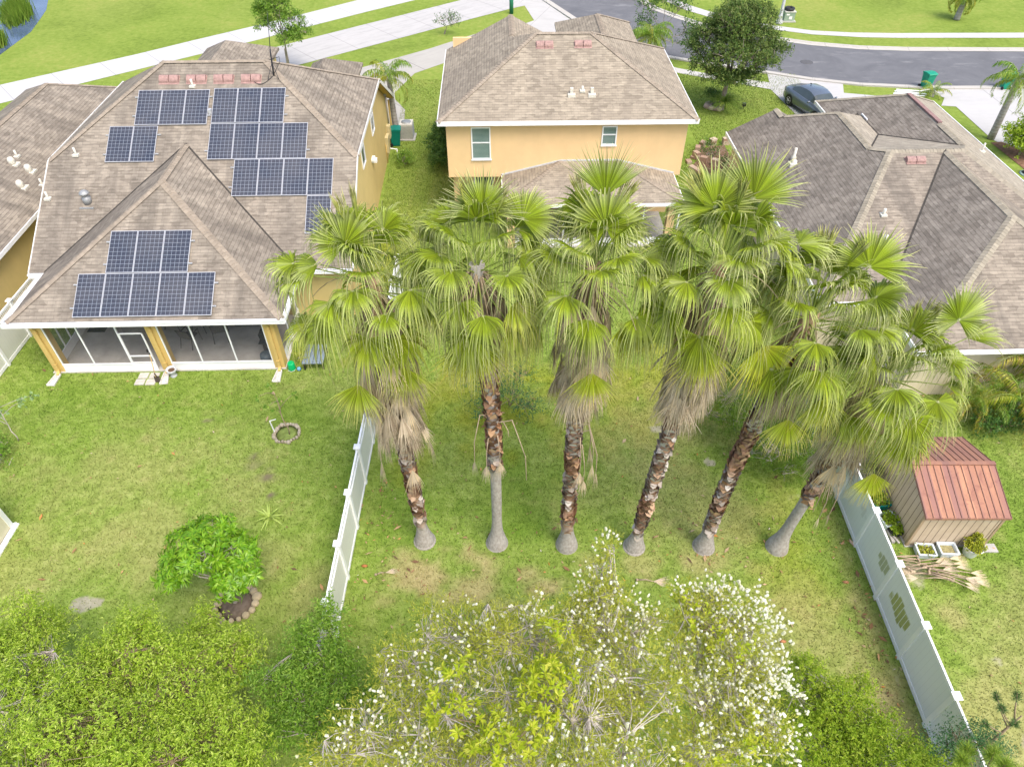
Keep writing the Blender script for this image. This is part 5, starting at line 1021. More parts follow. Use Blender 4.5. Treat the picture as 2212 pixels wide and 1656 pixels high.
# strappy plants
def strappy(name,label,x,y,n,ln,wd,mat,seed,up=.9,cat='plant',z=0,curve=.5,seg=6,group=None):
    r=np.random.default_rng(seed); V=[];F=[];c=0
    for k in range(n):
        az=r.uniform(0,2*np.pi); el=R(r.uniform(25,85)*up); L_=ln*r.uniform(.7,1.15); d=azel(az,0); s=np.array([-d[1],d[0],0])
        for j in range(seg+1):
            u=j/seg; p=d*L_*(math.cos(el)*u+curve*.35*u*u)+np.array([0,0,L_*(math.sin(el)*u-curve*u*u*.9)]); w=wd*(1-u)**.6*.5+.002
            V+=[p-s*w,p+np.array([0,0,-w*.4]),p+s*w]
            if j<seg: b=c+j*3; F+=[[b,b+1,b+4,b+3],[b+1,b+2,b+5,b+4]]
        c+=3*(seg+1)
    V=np.array(V); V[:,2]=np.maximum(V[:,2],.01)
    o=npmesh(name,V,F,mat); o.location=(x,y,z); return tag(o,label,cat,group)
ALOE=leafmat('aloe_leaves',[(0,(.26,.38,.05)),(1,(.46,.56,.14))],.15,.4,.4,.2); STRAP=leafmat('strap_leaves',[(0,(.10,.20,.02)),(.6,(.24,.36,.05)),(1,(.42,.50,.10))],.3,.5,.3,.2)
strappy('aloe_plant','spiky yellow-green aloe-like plant on the left lawn, above the mango tree',-7.85,13.35,20,.52,.075,ALOE,81,.75,curve=.35)
strappy('grass_clump','tall bright green grass clump rising behind the left end of the solar house ridge',-21.2,50.2,160,1.9,.03,STRAP,82,1,'ornamental grass',0,.35)
strappy('grass_clump','tall bright green grass clump beyond the left roof slope of the solar house',-26.0,45.6,150,1.8,.03,STRAP,83,1,'ornamental grass',0,.35)
strappy('grass_clump','long-leaved green clump at the foot of the big street tree',13.6,44.7,230,1.5,.035,STRAP,84,1,'ornamental grass',.5,.75)
for i,(pts,lab) in enumerate(((([-43.56,65.0],[-43.55,66.9],[-42.66,67.9],[-40.9,65.9],[-39.8,63.7],[-39.4,60.7],[-40.2,59.8],[-41.69,61.43]),'clump of tall green reeds in the middle of the pond at top left'),(([-41.6,59.4],[-39.8,58.5],[-38.9,56.9],[-38.7,54.9],[-41,53]),'clump of tall green reeds at the near bank of the pond, left picture edge'))):
    A=np.array(pts); c=A.mean(0); r=np.random.default_rng(90+i); n=2600; w_=r.dirichlet(np.ones(len(A))*.6,n); P=w_@A+r.normal(size=(n,2))*.12; ok=np.ones(n,bool); V=[]
    th=r.uniform(0,2*np.pi,n); h=r.uniform(.6,1.3,n); l=r.uniform(.0,.5,n); w2=.05
    V=np.stack([np.stack([P[:,0]-c[0]-w2*np.cos(th),P[:,1]-c[1]-w2*np.sin(th),0*th],1),np.stack([P[:,0]-c[0]+w2*np.cos(th),P[:,1]-c[1]+w2*np.sin(th),0*th],1),np.stack([P[:,0]-c[0]+l*np.sin(th*3),P[:,1]-c[1]+l*np.cos(th*3),h],1)],1).reshape(-1,3)
    o=npmesh('reed_clump',V,np.arange(len(V)).reshape(-1,3),leafmat('reeds'+str(i),[(0,(.06,.13,.015)),(.6,(.17,.28,.03)),(1,(.33,.34,.08))],.3,.6,.2,.5,.6)); o.location=(c[0],c[1],0); tag(o,lab,'reeds')
# ------------------------------------------------------------------ trees behind
M_OAK=leafmat('oak_leaves',[(0,(.03,.08,.015)),(.35,(.08,.16,.025)),(.7,(.19,.25,.06)),(1,(.34,.37,.14))],.22,.5,.35,.45,.55)
T=thing('street_tree','large round dark green tree on the lawn right of the orange house, near the street','tree',(13.48,45.0,0))
cl=[(0,0,4.9,1.7,1.7,1.1),(-1.6,.3,4.2,1.2,1.2,.9),(1.6,.2,4.1,1.3,1.2,.9),(-.6,-1.1,3.8,1.3,1,.9),(.8,-1.0,3.5,1.2,1,.8),(-1.7,-.6,2.9,1,.9,.7),(1.9,-.4,3.1,1,.9,.7),(0,1.3,4.7,1.3,1,.9),(-.2,-.2,5.8,.9,.9,.6),(1.2,-.7,2.3,.8,.7,.5),(-.9,-.9,2.3,.8,.7,.5),(2.5,0,3.7,.6,.6,.5),(-2.3,0,3.6,.5,.5,.5),(.2,-.9,2.1,.6,.6,.4)]; cl=sats(cl,5,2)
o,P,ax=crown('crown',T,cl,M_OAK,4300,8,.15,.062,101,twlen=.4,spread=.8,up=.4,shell=.6)
branches('trunk',T,(0,0,0),cl[::3],BARK,.17,101,P,700,[(0,0,1.3),(.1,.1,1.7)],.015)
T=thing('young_tree','young open-crowned green tree beside the white path, behind the antenna','tree',(-15.9,51.6,0))
cl=[(0,0,4.4,.9,.8,.7),(-.7,0,3.9,.8,.7,.6),(.8,-.2,3.5,.9,.7,.6),(.4,.2,5.1,.6,.6,.6),(-.3,.4,5.0,.6,.6,.5),(1.3,-.4,2.7,.8,.6,.5),(-.9,-.2,3.1,.6,.5,.5),(-1.1,.1,3.9,.4,.4,.4),(.7,-.6,2.3,.8,.6,.6),(-.4,.2,5.7,.3,.3,.4)]
o,P,ax=crown('crown',T,cl,M_MID,1050,9,.16,.06,102,twlen=.35); branches('trunk',T,(0,0,0),cl,BARK,.07,102,P,250,[(0,0,1.5),(.1,0,2.0)],.012)
T=thing('loose_tree','sparse dark-leaved tree beside the street, right of the orange house ridge','tree',(10.6,53.6,0))
cl=[(-1.2,.2,3.6,.7,.6,.7),(.2,.3,3.9,.8,.6,.6),(1.2,0,3.5,.7,.6,.7),(-1.3,0,2.4,.6,.5,.6),(1.9,-.2,2.0,.4,.5,.8),(1.9,-.4,1.2,.6,.5,.6)]
o,P,ax=crown('crown',T,cl,M_DARK,420,7,.15,.07,103,twlen=.5); branches('trunk',T,(0,0,0),cl,BARK,.06,103,P,120,[(0,0,1.2),(.1,0,1.5)],.012)
bush('round_hedge','clipped dark green hedge at the left corner of the orange house','hedge',(-4.0,38.6),[(-4.1,38.0,.8,.55,.9,.7),(-4.0,39.2,.9,.55,.8,.75),(-4.1,36.9,.6,.45,.7,.5),(-3.9,40.2,1.0,.5,.7,.8)],M_DARK,111,900,8,.10,.06,BARK,.03,50,.4)
bush('flowering_shrub','leafy light green shrub on mulch beside the driveway at the right edge','shrub',(29.4,38.6),[(28.9,38.8,.9,.7,.7,.7),(29.7,39.0,1.0,.8,.7,.8),(29.3,38.1,.7,.7,.6,.6),(30.1,38.4,.7,.6,.6,.6)],M_LIME2,112,520,8,.15,.09,BARK,.03,60,.4)
bush('thin_shrub','thin leafless-looking shrub at the left of the orange house roof','shrub',(-5.4,59.3),[(-5.3,59.3,1.0,.9,.6,.5),(-4.6,58.9,.8,.6,.5,.5)],M_DARK,113,100,6,.12,.05,BARK,.03,90,.4)
bush('small_shrub','small green shrub by the side wall of the solar house','shrub',(-6.1,37.4),[(-6.1,37.4,.3,.4,.5,.3)],M_MID,114,120,7,.09,.05,BARK,.02,20,.15)
bush('leafy_tree','low feathery green tree behind the fifth palm trunk','tree',(9.3,16.6),[(7.6,17.3,1.5,1.3,1.0,1.0),(8.3,16.2,1.5,1.3,1.0,1.0),(9.0,15.2,1.3,1.1,.8,.8),(9.7,16.0,1.3,.9,.8,.8),(8.6,15.6,.8,.9,.7,.6),(9.7,17.4,1.5,1.0,.8,.8),(8.4,18.8,1.4,1.0,.8,.9),(7.4,16.9,.8,.8,.7,.6),(9.9,15.0,.9,.7,.6,.6),(7.4,18.8,1.3,.7,.7,.7),(9.3,14.7,.6,.6,.5,.5)],leafmat('feathery_leaves',[(0,(.05,.12,.012)),(.5,(.13,.24,.025)),(1,(.27,.38,.05))],.3,.5,.3,.4,1.6),115,3600,9,.085,.022,TWIG,.05,500,.4,spread=.7)
bush('leafy_shrub','small blue-green sapling on the lawn behind the second palm','shrub',(-.1,18.4),[(-.9,18.2,.9,.6,.5,.45),(.2,18.0,.9,.7,.5,.5),(.7,17.5,.7,.5,.4,.4),(-1.0,17.4,.6,.5,.4,.4),(.3,18.8,1.2,.6,.5,.5)],M_BLUEG,116,420,7,.07,.035,TWIGB,.025,160,.4)
bush('leafy_shrub','small dark green shrub beside the dead skirt of the fourth palm','shrub',(7.7,19.3),[(7.7,19.2,.8,.5,.5,.6),(7.3,18.6,.5,.4,.4,.4)],M_DARK,117,200,8,.09,.05,TWIGB,.025,40,.3)
# feather palms
FEA=NT('feather_frond',.42,.3); _r=FEA.rnd(); _k=FEA.attr('tint'); _c=FEA.mix(_k,FEA.ramp(_r,[(0,(.09,.20,.015)),(.5,(.18,.32,.03)),(1,(.30,.42,.09))]),FEA.ramp(_r,[(0,(.34,.38,.03)),(.6,(.50,.46,.05)),(1,(.45,.30,.10))])); FEA.col(_c); FEA.translucent(_c,.35); FEA=FEA.m
def feather_palm(name,label,x,y,h,nf,fl,seed,lean=(0,0),r0=.13,leaf=.42,lw=.03,stems=None,yel=.15,arch=1.0,trunk=True,upel=(78,-15),npair=34,rot=0,azs=None):
    r=np.random.default_rng(seed); T=thing(name,label,'palm tree',(x,y,0)); G=MB(); V=[];TT=[]; rb=MB()
    stems=stems or [(0,0,lean[0],lean[1],h)]
    for si,(sx,sy,lx,ly,hh) in enumerate(stems):
        m=MB()
        if trunk or hh>.3:
            pts=[(sx+lx*(k/8)**1.2,sy+ly*(k/8)**1.2,hh*k/8) for k in range(9)]; m.tube(pts,[r0*(1.25-.35*k/8) for k in range(9)],12); m.build('trunk',GTR,T)
        top=np.array([sx+lx,sy+ly,hh])
        for k in range(nf):
            az=k*2.399+rot+r.normal()*.2 if azs is None else R(azs[k%len(azs)])+r.normal()*.1; u=(k+.5)/nf; el=R(upel[0]+(upel[1]-upel[0])*u); L_=fl*r.uniform(.85,1.1); d=azel(az,0); p=top.copy(); pts=[p.copy()]; e2=el
            for j in range(12):
                p=p+azel(az,e2)*L_/12; e2-=R(arch*(5+11*j/11)); pts.append(p.copy())
            pts=np.array(pts); rb.tube(pts[::2].tolist(),[.018,.016,.013,.01,.007,.004,.003],4,False)
            q=np.linspace(.12,.98,npair); idx=q*12; i0=np.floor(idx).astype(int).clip(0,11); fr=(idx-i0)[:,None]; B=pts[i0]*(1-fr)+pts[i0+1]*fr; tan=unit(pts[i0+1]-pts[i0]); side=unit(np.cross(tan,np.array([0,0,1.0])))
            ln=leaf*np.sin(np.pi*(.12+.82*q))**.6*r.uniform(.8,1.1,npair)
            for s in (-1,1):
                D=unit(side*s*.85+tan*.5+np.array([0,0,-.35])+r.normal(size=side.shape)*.1); S=unit(np.cross(D,np.array([0,0,1.])+tan*.3)); 
                mid=B+D*(ln*.5)[:,None]; tip=B+unit(D+np.array([0,0,-.8]))*(ln)[:,None]
                w=lw/2; V.append(np.stack([B-tan*w,mid-tan*w,tip,mid+tan*w],1).reshape(-1,3)); tv=min(1,max(0,yel*2.0*(u-.45)+yel*r.random()+(.6 if r.random()<yel*.6 else 0))); TT.append(np.full(npair*4,tv))
    V=np.concatenate(V); npmesh('crown',V,np.arange(len(V)).reshape(-1,4),FEA,T,dict(tint=np.concatenate(TT))); rb.build('frond_stems',PETI,T); return T
t=NT('ringed_palm_trunk',.9,.1); z=t.sep(t.coord())[2]; f=t.math('FRACT',t.math('MULTIPLY',z,5)); c=t.ramp(t.noise(4,4),[(.3,(.26,.245,.22)),(.7,(.42,.40,.37))]); t.col(t.mix(t.math('MULTIPLY',t.math('LESS_THAN',f,.18),.5),c,(.18,.15,.12))); GTR=t.m
feather_palm('queen_palm','feathery palm standing between the solar house and the orange house',-6.95,40.9,3.6,15,2.1,121,(-.1,.1),.15,.5,.05,yel=.35,arch=1.15)
feather_palm('queen_palm','feathery palm with a leaning grey trunk at the right edge, beside the wide driveway',28.87,40.74,3.65,17,2.1,122,(-.4,-.45),.17,.50,.055,yel=.2,arch=1.15)
feather_palm('queen_palm','small drooping palm on the far lawn at the top right',36.8,62.8,1.7,20,1.75,123,(.1,.1),.2,.5,.07,yel=.3,arch=1.4)
feather_palm('pygmy_palm','bushy light green palm behind the right slope of the orange house roof',9.6,51.7,2.3,30,2.1,124,(0,0),.16,.45,.045,yel=.25,arch=1.25)
feather_palm('cycad','low spiky palm-like plant beside the green bin at the driveway',28.0,47.1,.35,13,1.3,125,(0,0),.14,.25,.04,yel=.25,arch=.9,npair=22)
feather_palm('areca_palm','clump of yellow-green arching palm fronds at the right edge, behind the shed',18.9,17.9,.5,11,2.1,126,stems=[(0,0,.1,.1,1.7),(-.7,-.4,-.3,-.1,1.3),(.7,-.4,.3,0,1.4),(-.3,.6,0,.2,2.0),(.5,.5,.2,.1,1.8)],r0=.05,leaf=.42,lw=.042,yel=.6,arch=1.1,npair=32)
feather_palm('areca_palm','young yellowing palm in the planting bed below the grey roof',17.1,17.7,.4,11,1.6,127,stems=[(0,0,0,0,.8),(.5,.3,.1,.1,1.1),(-.5,.2,0,.1,.9)],r0=.04,leaf=.34,lw=.036,yel=.7,arch=1.1,npair=28)
bush('leafy_shrub','dark green undergrowth below the yellowing palm, right of the shed roof','shrub',(17.6,17.2),[(17.0,17.0,.4,.6,.5,.45),(18.0,17.4,.5,.7,.5,.5),(18.9,17.2,.5,.6,.5,.5)],M_DARK,118,500,8,.11,.05,TWIGB,.03,60,.2)
# ------------------------------------------------------------------ small things
# porch furniture
def A2W(x,y): a=R(1.55); return (-18.5+x*math.cos(a)-y*math.sin(a),20.0+x*math.sin(a)+y*math.cos(a))
CHM=plain('dark_chair_metal',(.06,.05,.045),.2,8,.5,.4); SLING=plain('brown_sling',(.13,.12,.11),.15,20,.9)
def chair(label):
    T=thing('patio_chair',label,'chair',(0,0,.05),0,'patio chairs round the porch table'); s=MB(); s.box(-.24,-.22,.40,.24,.24,.42); s.build('seat',SLING,T)
    b=MB(); b.face([(-.24,.23,.43),(.24,.23,.43),(.24,.36,.88),(-.24,.36,.88)]); b.face([(-.24,.25,.43),(-.24,.38,.88),(.24,.38,.88),(.24,.25,.43)]); b.build('backrest',SLING,T)
    for sx in (-1,1):
        m=MB(); m.tube([(sx*.27,-.28,0),(sx*.26,-.24,.42),(sx*.27,-.25,.63),(sx*.27,.2,.64)],.016,6); m.build('leg',CHM,T)
        m=MB(); m.tube([(sx*.27,.42,0),(sx*.25,.24,.42),(sx*.25,.38,.9)],.016,6); m.build('leg',CHM,T)
    m=MB(); m.tube([(-.25,.38,.9),(0,.40,.94),(.25,.38,.9)],.016,6); m.build('back_rail',CHM,T); return T
ch=chair('dark patio chair behind the porch screen, nearest the front'); x,y=A2W(5.45,1.75); ch.location=(x,y,.05); ch.rotation_euler=(0,0,R(165))
for (lx,ly,rz,lab) in ((6.55,2.1,195,'dark patio chair behind the porch screen, right of the nearest one'),(4.5,2.8,80,'dark patio chair at the left side of the porch table'),(6.2,3.2,-10,'dark patio chair at the back of the porch table')):
    x,y=A2W(lx,ly); dup(ch,(x,y,.05),R(rz),lab)
x,y=A2W(5.55,2.65); T=thing('patio_table','round dark patio table on the screened porch','table',(x,y,.05)); m=MB(); m.lathe([(.5,.68),(.52,.70),(.5,.715)],(0,0,0),24); m.build('tabletop',DARKGLASS,T)
for k in range(4): a=R(45+90*k); m=MB(); m.tube([(.42*math.cos(a),.42*math.sin(a),0),(.3*math.cos(a),.3*math.sin(a),.4),(.4*math.cos(a),.4*math.sin(a),.69)],.015,6); m.build('leg',CHM,T)
x,y=A2W(8.75,1.35); T=thing('barbecue_grill','black barbecue grill in the right corner of the screened porch','grill',(x,y,.05),R(90)); m=MB(); m.xprism([(-.22,.75),(.22,.75),(.24,.95),(.12,1.08),(-.12,1.08),(-.24,.95)],-.33,.33); m.build('lid',BLACK,T)
m=MB(); m.box(-.3,-.2,.0,.3,.2,.6); m.build('cabinet',plain('grill_cabinet',(.07,.055,.045),.2,5),T); m=MB(); m.box(-.62,-.2,.72,-.33,.2,.75); m.box(.33,-.2,.72,.6,.2,.75); m.build('side_shelf',BLACK,T)
x,y=A2W(8.75,.65); m=MB(); m.lathe([(.26,0),(.27,.05),(.24,.30),(.1,.36)],(0,0,0),18); o=m.build('round_cooler',plain('slate_plastic',(.10,.13,.15),.1,4,.5,.3)); o.location=(x,y,.05); tag(o,'round slate-blue tub behind the right end of the porch screen','tub')
x,y=A2W(1.2,2.76); m=MB(); m.box(-.37,-.22,0,.37,.22,.012); o=m.build('door_mat',BLACK); o.location=(x,y,.052); o.rotation_euler=(0,0,R(1.5)); tag(o,'black doormat on the screened porch floor','mat')
x,y=A2W(7.5,2.9); T=thing('folding_lounger','dark folded lounge frame lying on the porch floor near the back wall','lounger',(x,y,.05),R(1.5)); m=MB()
for k in range(2): m.tube([(-.55,-.2,.1+.12*k),(.55,-.2,.1+.12*k),(.6,0,.1+.12*k),(.55,.2,.1+.12*k),(-.55,.2,.1+.12*k),(-.6,0,.1+.12*k),(-.55,-.2,.1+.12*k)],.018,6)
m.build('frame',CHM,T); m=MB(); m.box(-.5,-.17,.12,.5,.17,.2); m.build('sling',SLING,T)
# splash blocks
def splash(label,lx,ly,rz,tilt=0):
    T=None; m=MB(); W0,W1,L_=.085,.14,.62
    m.face([(-W0,0,.03),(-W1,-L_,.02),(W1,-L_,.02),(W0,0,.03)])
    for s in (-1,1):
        m.bar((s*W0,0,.05),(s*W1,-L_,.035),.035,.07)
    m.bar((-W0,0,.05),(W0,0,.05),.035,.08)
    o=m.build('splash_block',SPL); x,y=A2W(lx,ly); o.location=(x,y,0); o.rotation_euler=(0,0,R(rz)); return tag(o,label,'splash block','splash blocks under the porch downspouts')
SPL=plain('pale_concrete',(.62,.60,.57),.12,9,.9,.1)
splash('pale splash block on the grass at the left porch column',.76,-.0,-4); splash('pale splash block beside the stone urn at the middle porch column',4.96,-.02,8); splash('pale splash block at the right porch column',9.36,-.02,0)
for k,(a,b,l) in enumerate(((4.1,-.14,'rear left'),(4.52,-.15,'rear right'),(4.08,-.5,'front left'),(4.5,-.51,'front right'))):
    x,y=A2W(a,b); m=MB(); m.box(-.18,-.155,0,.18,.155,.035); o=m.build('stepping_stone',SPL2 if k else (SPL2:=plain('grey_paver',(.50,.47,.42),.15,7,.95,.05))); o.location=(x,y,0); o.rotation_euler=(0,0,R(2)); tag(o,'square grey paver outside the screen door, '+l+' of four','paver','pavers outside the porch door')
x,y=A2W(5.28,-.17); T=thing('stone_urn','pale grey stone urn filled with soil, at the middle porch column','planter',(x,y,0)); m=MB(); m.lathe([(.12,0),(.13,.04),(.08,.09),(.10,.15),(.19,.30),(.21,.38),(.185,.38),(.17,.33)],(0,0,0),20); m.build('bowl',plain('urn_stone',(.50,.52,.53),.12,8,.9),T); m=MB(); m.lathe([(.175,.32),(.1,.335)],(0,0,0),16); m.build('soil',plain('urn_soil',(.13,.08,.05),.3,12,1),T)
x,y=A2W(4.78,-.52); T=thing('shovel','long-handled shovel leaning against the middle porch column','shovel',(x,y,0)); m=MB(); m.tube([(0,0,.28),(-.04,.33,1.15)],.018,8); m.build('handle',plain('worn_wood',(.60,.42,.20),.1,6),T); m=MB(); m.xprism([(0,.02),(.03,.0),(.09,.26),(.05,.30)],-.1,.1); m.tube([(0,.06,.26),(-.005,.035,.45)],.024,8); m.build('blade',plain('dirty_steel',(.08,.06,.05),.3,12,.6,.4),T); m=MB(); m.tube([(-.04,.33,1.15),(-.043,.355,1.22)],.022,8); m.build('grip',BLACK,T)
GREENB=plain('green_plastic',(.0,.42,.13),.08,6,.35,.5)
x,y=A2W(9.82,.12); T=thing('green_bucket','bright green bucket upside down beside the right porch column','bucket',(x,y,0)); m=MB(); m.lathe([(.15,0),(.155,.03),(.135,.30),(.12,.33)],(0,0,0),20); m.build('body',GREENB,T); m=MB(); m.tube([(-.15,-.02,.04),(-.12,-.15,.03),(0,-.19,.02),(.12,-.15,.03),(.15,-.02,.04)],.006,5); m.build('handle',WHITE2,T)
m=MB(); m.lathe([(.02,-.085),(.06,-.06),(.085,0),(.06,.06),(.02,.085)],(0,0,.085),16); o=m.build('toy_ball',plain('blue_marbled_ball',(.16,.36,.62),.5,14,.4,.4)); x,y=A2W(10.12,.02); o.location=(x,y,0); tag(o,'small light blue ball on the grass beside the green bucket','ball')
x,y=A2W(10.7,.45); T=thing('plastic_table','weathered blue-grey slatted bench half hidden by the leftmost palm fronds','bench',(x,y,0),R(2)); m=MB()
for k in range(6): m.box(-.42+k*.14,-.45,.34,-.30+k*.14,.7,.37)
m.build('slats',plain('blue_grey_plastic',(.20,.25,.29),.12,5,.6),T)
for sx in (-.36,.36):
    for sy in (-.38,.6): m=MB(); m.box(sx-.03,sy-.03,0,sx+.03,sy+.03,.34); m.build('leg',BLACK,T)
x,y=A2W(10.15,.45); bush('potted_plant','half-dried plant in a pot beside the green bucket','plant',(x,y),[(x,y,.3,.18,.18,.2)],M_OLIVE,131,40,7,.12,.02,TWIG,.01,10,.1)
# trash bins, air conditioner, pipe fitting beside the wall
BINM=plain('green_bin_plastic',(.0,.17,.13),.08,4,.45,.4); BINM2=plain('bright_green_bin',(.0,.26,.15),.08,4,.4,.45)
def bin_(label,x,y,rz,mat,group='wheeled bins'):
    T=thing('wheelie_bin',label,'trash bin',(x,y,0),R(rz),group); m=MB(); lo=[(-.22,-.24),(.22,-.24),(.22,.22),(-.22,.22)]; hi=[(-.29,-.34),(.29,-.34),(.29,.32),(-.29,.32)]
    for i in range(4):
        j=(i+1)%4; m.face([(*lo[i],.05),(*lo[j],.05),(*hi[j],.98),(*hi[i],.98)])
    m.face([(*p,.05) for p in lo[::-1]]); m.box(-.31,-.36,.93,.31,.34,.98); m.build('body',mat,T)
    l=MB(); l.xprism([(-.38,.985),(.35,.985),(.33,1.03),(0,1.08),(-.33,1.05)],-.32,.32); l.build('lid',mat,T)
    h=MB(); h.tube([(-.25,.36,.93),(-.25,.42,.97),(.25,.42,.97),(.25,.36,.93)],.018,6); h.build('handle',mat,T)
    for s in (-1,1): w=MB(); w.tube([(s*.25,.26,.11),(s*.31,.26,.11)],.11,14); w.build('wheel',BLACK,T)
    return T
x,y=A2W(12.15,19.6); bin_('teal green wheeled bin beside the side wall of the solar house',x,y,95,BINM); bin_('green wheeled bin at the kerb, above the grey house roof',28.15,48.5,12,BINM2); bin_('green wheeled bin at the kerb, half hidden by the drooping palm at the right',33.5,48.4,180,BINM2)
x,y=A2W(12.75,20.6); T=thing('air_conditioner','beige air-conditioning unit behind the teal green bin','air conditioner',(x,y,0)); m=MB(); m.box(-.38,-.38,.06,.38,.38,.95); m.build('casing',plain('beige_casing',(.60,.58,.52),.1,10,.6),T)
g=MB()
for k in range(11): g.box(-.395,-.395,.12+.07*k,.395,.395,.135+.07*k)
g.lathe([(.3,.955),(.3,.97),(.05,.975)],(0,0,0),18); g.build('grille',GREY,T); m=MB(); m.box(-.5,-.5,0,.5,.5,.05); m.build('base',CONC,T)
x,y=A2W(12.4,17.9); T=thing('water_valve','white backflow pipe standing beside the side wall','pipe',(x,y,0)); m=MB(); m.tube([(0,0,0),(0,0,.55),(-.5,.05,.58),(-.55,.05,.5)],.035,8); m.tube([(.08,-.1,0),(.0,0,.55)],.025,8); m.build('pipe',WHITE2,T); m=MB(); m.lathe([(.09,0),(.09,.16)],(-.5,.05,.5),12); m.build('valve',GREY,T)
# ------------------------------------------------------------------ shed surroundings
TUB=plain('pale_blue_tub',(.62,.68,.73),.06,4,.4,.4)
def tub(name,label,x,y,lx,ly,h,mat,rz=0,soilc=(.30,.27,.14),plants=None,group='planter tubs round the brown shed',seed=1):
    T=thing(name,label,'planter',(x,y,0),R(rz),group); m=MB(); a=.86; t=.035
    lo=[(-lx*a,-ly*a),(lx*a,-ly*a),(lx*a,ly*a),(-lx*a,ly*a)]; hi=[(-lx,-ly),(lx,-ly),(lx,ly),(-lx,ly)]; ii=[(-lx+t,-ly+t),(lx-t,-ly+t),(lx-t,ly-t),(-lx+t,ly-t)]; il=[(u*.9,v*.9) for u,v in ii]
    for i in range(4):
        j=(i+1)%4; m.face([(*lo[i],0),(*lo[j],0),(*hi[j],h),(*hi[i],h)]); m.face([(*hi[i],h),(*hi[j],h),(*ii[j],h),(*ii[i],h)]); m.face([(*ii[i],h),(*ii[j],h),(*il[j],h*.4),(*il[i],h*.4)])
    for i in range(4): j=(i+1)%4; m.bar((*hi[i],h-.01),(*hi[j],h-.01),.03,.03)
    m.build('body',mat,T); s=MB(); s.face([(*p,h*.62) for p in [(u*.94,v*.94) for u,v in ii]]); s.build('soil',plain('tub_soil',soilc,.4,20,1,0,0,.5),T)
    if plants:
        pm,n,hh=plants; r=np.random.default_rng(seed); P=np.stack([r.uniform(-lx,lx,n)*.9,r.uniform(-ly,ly,n)*.9,h*.6+r.random(n)*hh],1); D=rand_dir(n,r,.4); V=leaf_quads(P,D,rand_dir(n,r,1.5),r.uniform(.06,.12,n),r.uniform(.05,.09,n)); npmesh('plants',V,np.arange(len(V)).reshape(-1,4),pm,T)
    return T
tub('square_planter','left of the two pale square tubs in front of the shed, weeds growing in it',12.72,11.98,.27,.21,.26,TUB,-4,plants=(M_OLIVE,120,.1),seed=2)
tub('square_planter','right of the two pale square tubs in front of the shed, bare soil in it',13.42,12.02,.27,.21,.26,TUB,-2,seed=3)
tub('long_planter','pale square tub of yellow-green plants between the right fence and the shed',12.02,13.1,.25,.25,.26,TUB,15,plants=(M_LIME2,230,.22),seed=4)
tub('long_planter','small dark tub of leafy plants nearest the front, between the right fence and the shed',12.12,12.72,.2,.16,.2,BLACK,10,plants=(M_LIME2,200,.22),seed=5)
tub('long_planter','teal tub full of leafy plants between the right fence and the shed',11.95,13.85,.28,.3,.3,plain('teal_tub',(.0,.22,.20),.1,4,.4,.4),8,plants=(M_LIME,300,.28),seed=6)
bush('potted_shrub','dull green potted shrub between the fence and the shed, under the rightmost palm','shrub',(11.9,14.8),[(11.85,14.7,.55,.35,.35,.35),(12.0,15.3,.5,.3,.35,.3)],leafmat('dull_leaves',[(0,(.10,.13,.04)),(1,(.26,.27,.11))],.2),141,260,7,.07,.03,TWIG,.02,50,.2)
T=thing('round_planter','white round flowerpot with golden-green foliage at the front right corner of the shed','flowerpot',(14.12,11.98,0)); m=MB(); m.lathe([(.16,0),(.18,.04),(.26,.40),(.29,.44),(.265,.44),(.24,.36)],(0,0,0),22); m.build('pot',WHITE2,T); m=MB(); m.lathe([(.25,.37),(.1,.39)],(0,0,0),16); m.build('soil',plain('pot_soil',(.12,.1,.05),.3,12,1),T)
crown('foliage',T,[(0,0,.46,.26,.26,.14),(.12,.15,.6,.12,.12,.15)],leafmat('golden_leaves',[(0,(.18,.24,.02)),(.6,(.38,.42,.03)),(1,(.55,.50,.08))],.3),170,7,.06,.04,142,twlen=.08)
m=MB(); m.bar((11.93,12.35,.05),(11.95,15.4,.05),.1,.1); m.bar((11.95,12.6,.12),(12.08,12.3,.1),.06,.05); tag(m.build('timber_edging',plain('weathered_timber',(.36,.34,.31),.2,8,.95)),'weathered timber edging on the ground along the left side of the shed','timber')
# felled fronds
def felled(label,x,y,rz,n,seed,group,z=.03,L0=1.0,name='dead_frond',spread=.25):
    r=np.random.default_rng(seed); T=thing(name,label,'dead frond',(x,y,0),R(rz),group); D_=Acc(); m=MB()
    for k in range(n):
        off_=r.normal()*spread; zz=z+.03+.035*k; a=r.normal()*.12; p0=np.array([-L0*.5,off_,zz+.04]); p1=np.array([L0*.5,off_+L0*math.sin(a),zz]); 
        m.tube([p0,(p0+p1)/2+np.array([0,0,.06]),p1],[.022,.018,.012],5)
        D_.add(*fan(p1,np.array([1,a*.5,-.02]),np.array([0,.15*r.normal(),1.]),r.uniform(.4,.6),20,r.uniform(.25,.55),.02,0,r.uniform(.5,1),r,split=.5))
        m.tube([p0+np.array([-.06,0,0]),p0],[.05,.03],6)
    D_.mesh('blade',DEAD,T); m.build('stem',PETD,T); return T
PG='cut dead fronds piled beside the right fence'
for k,(x,y,rz,l) in enumerate(((11.9,11.75,178,'back left of the pile'),(12.2,11.35,172,'middle left of the pile'),(13.3,11.25,-8,'front right end of the pile'),(12.9,11.5,3,'right of centre in the pile'),(12.6,11.15,165,'lying crosswise on top of the pile'),(12.35,11.5,20,'nearest the square tubs'),(12.95,11.05,-22,'lowest front of the pile'))):
    felled('dry tan palm fronds before the shed, '+l,x,y,rz,3,150+k,PG,.02+.03*k,.95,'cut_frond',.1)
felled('single dry palm frond lying on the lawn left of the cream-flowered tree',4.0,11.02,-6,1,160,None,.0,.45,spread=0)
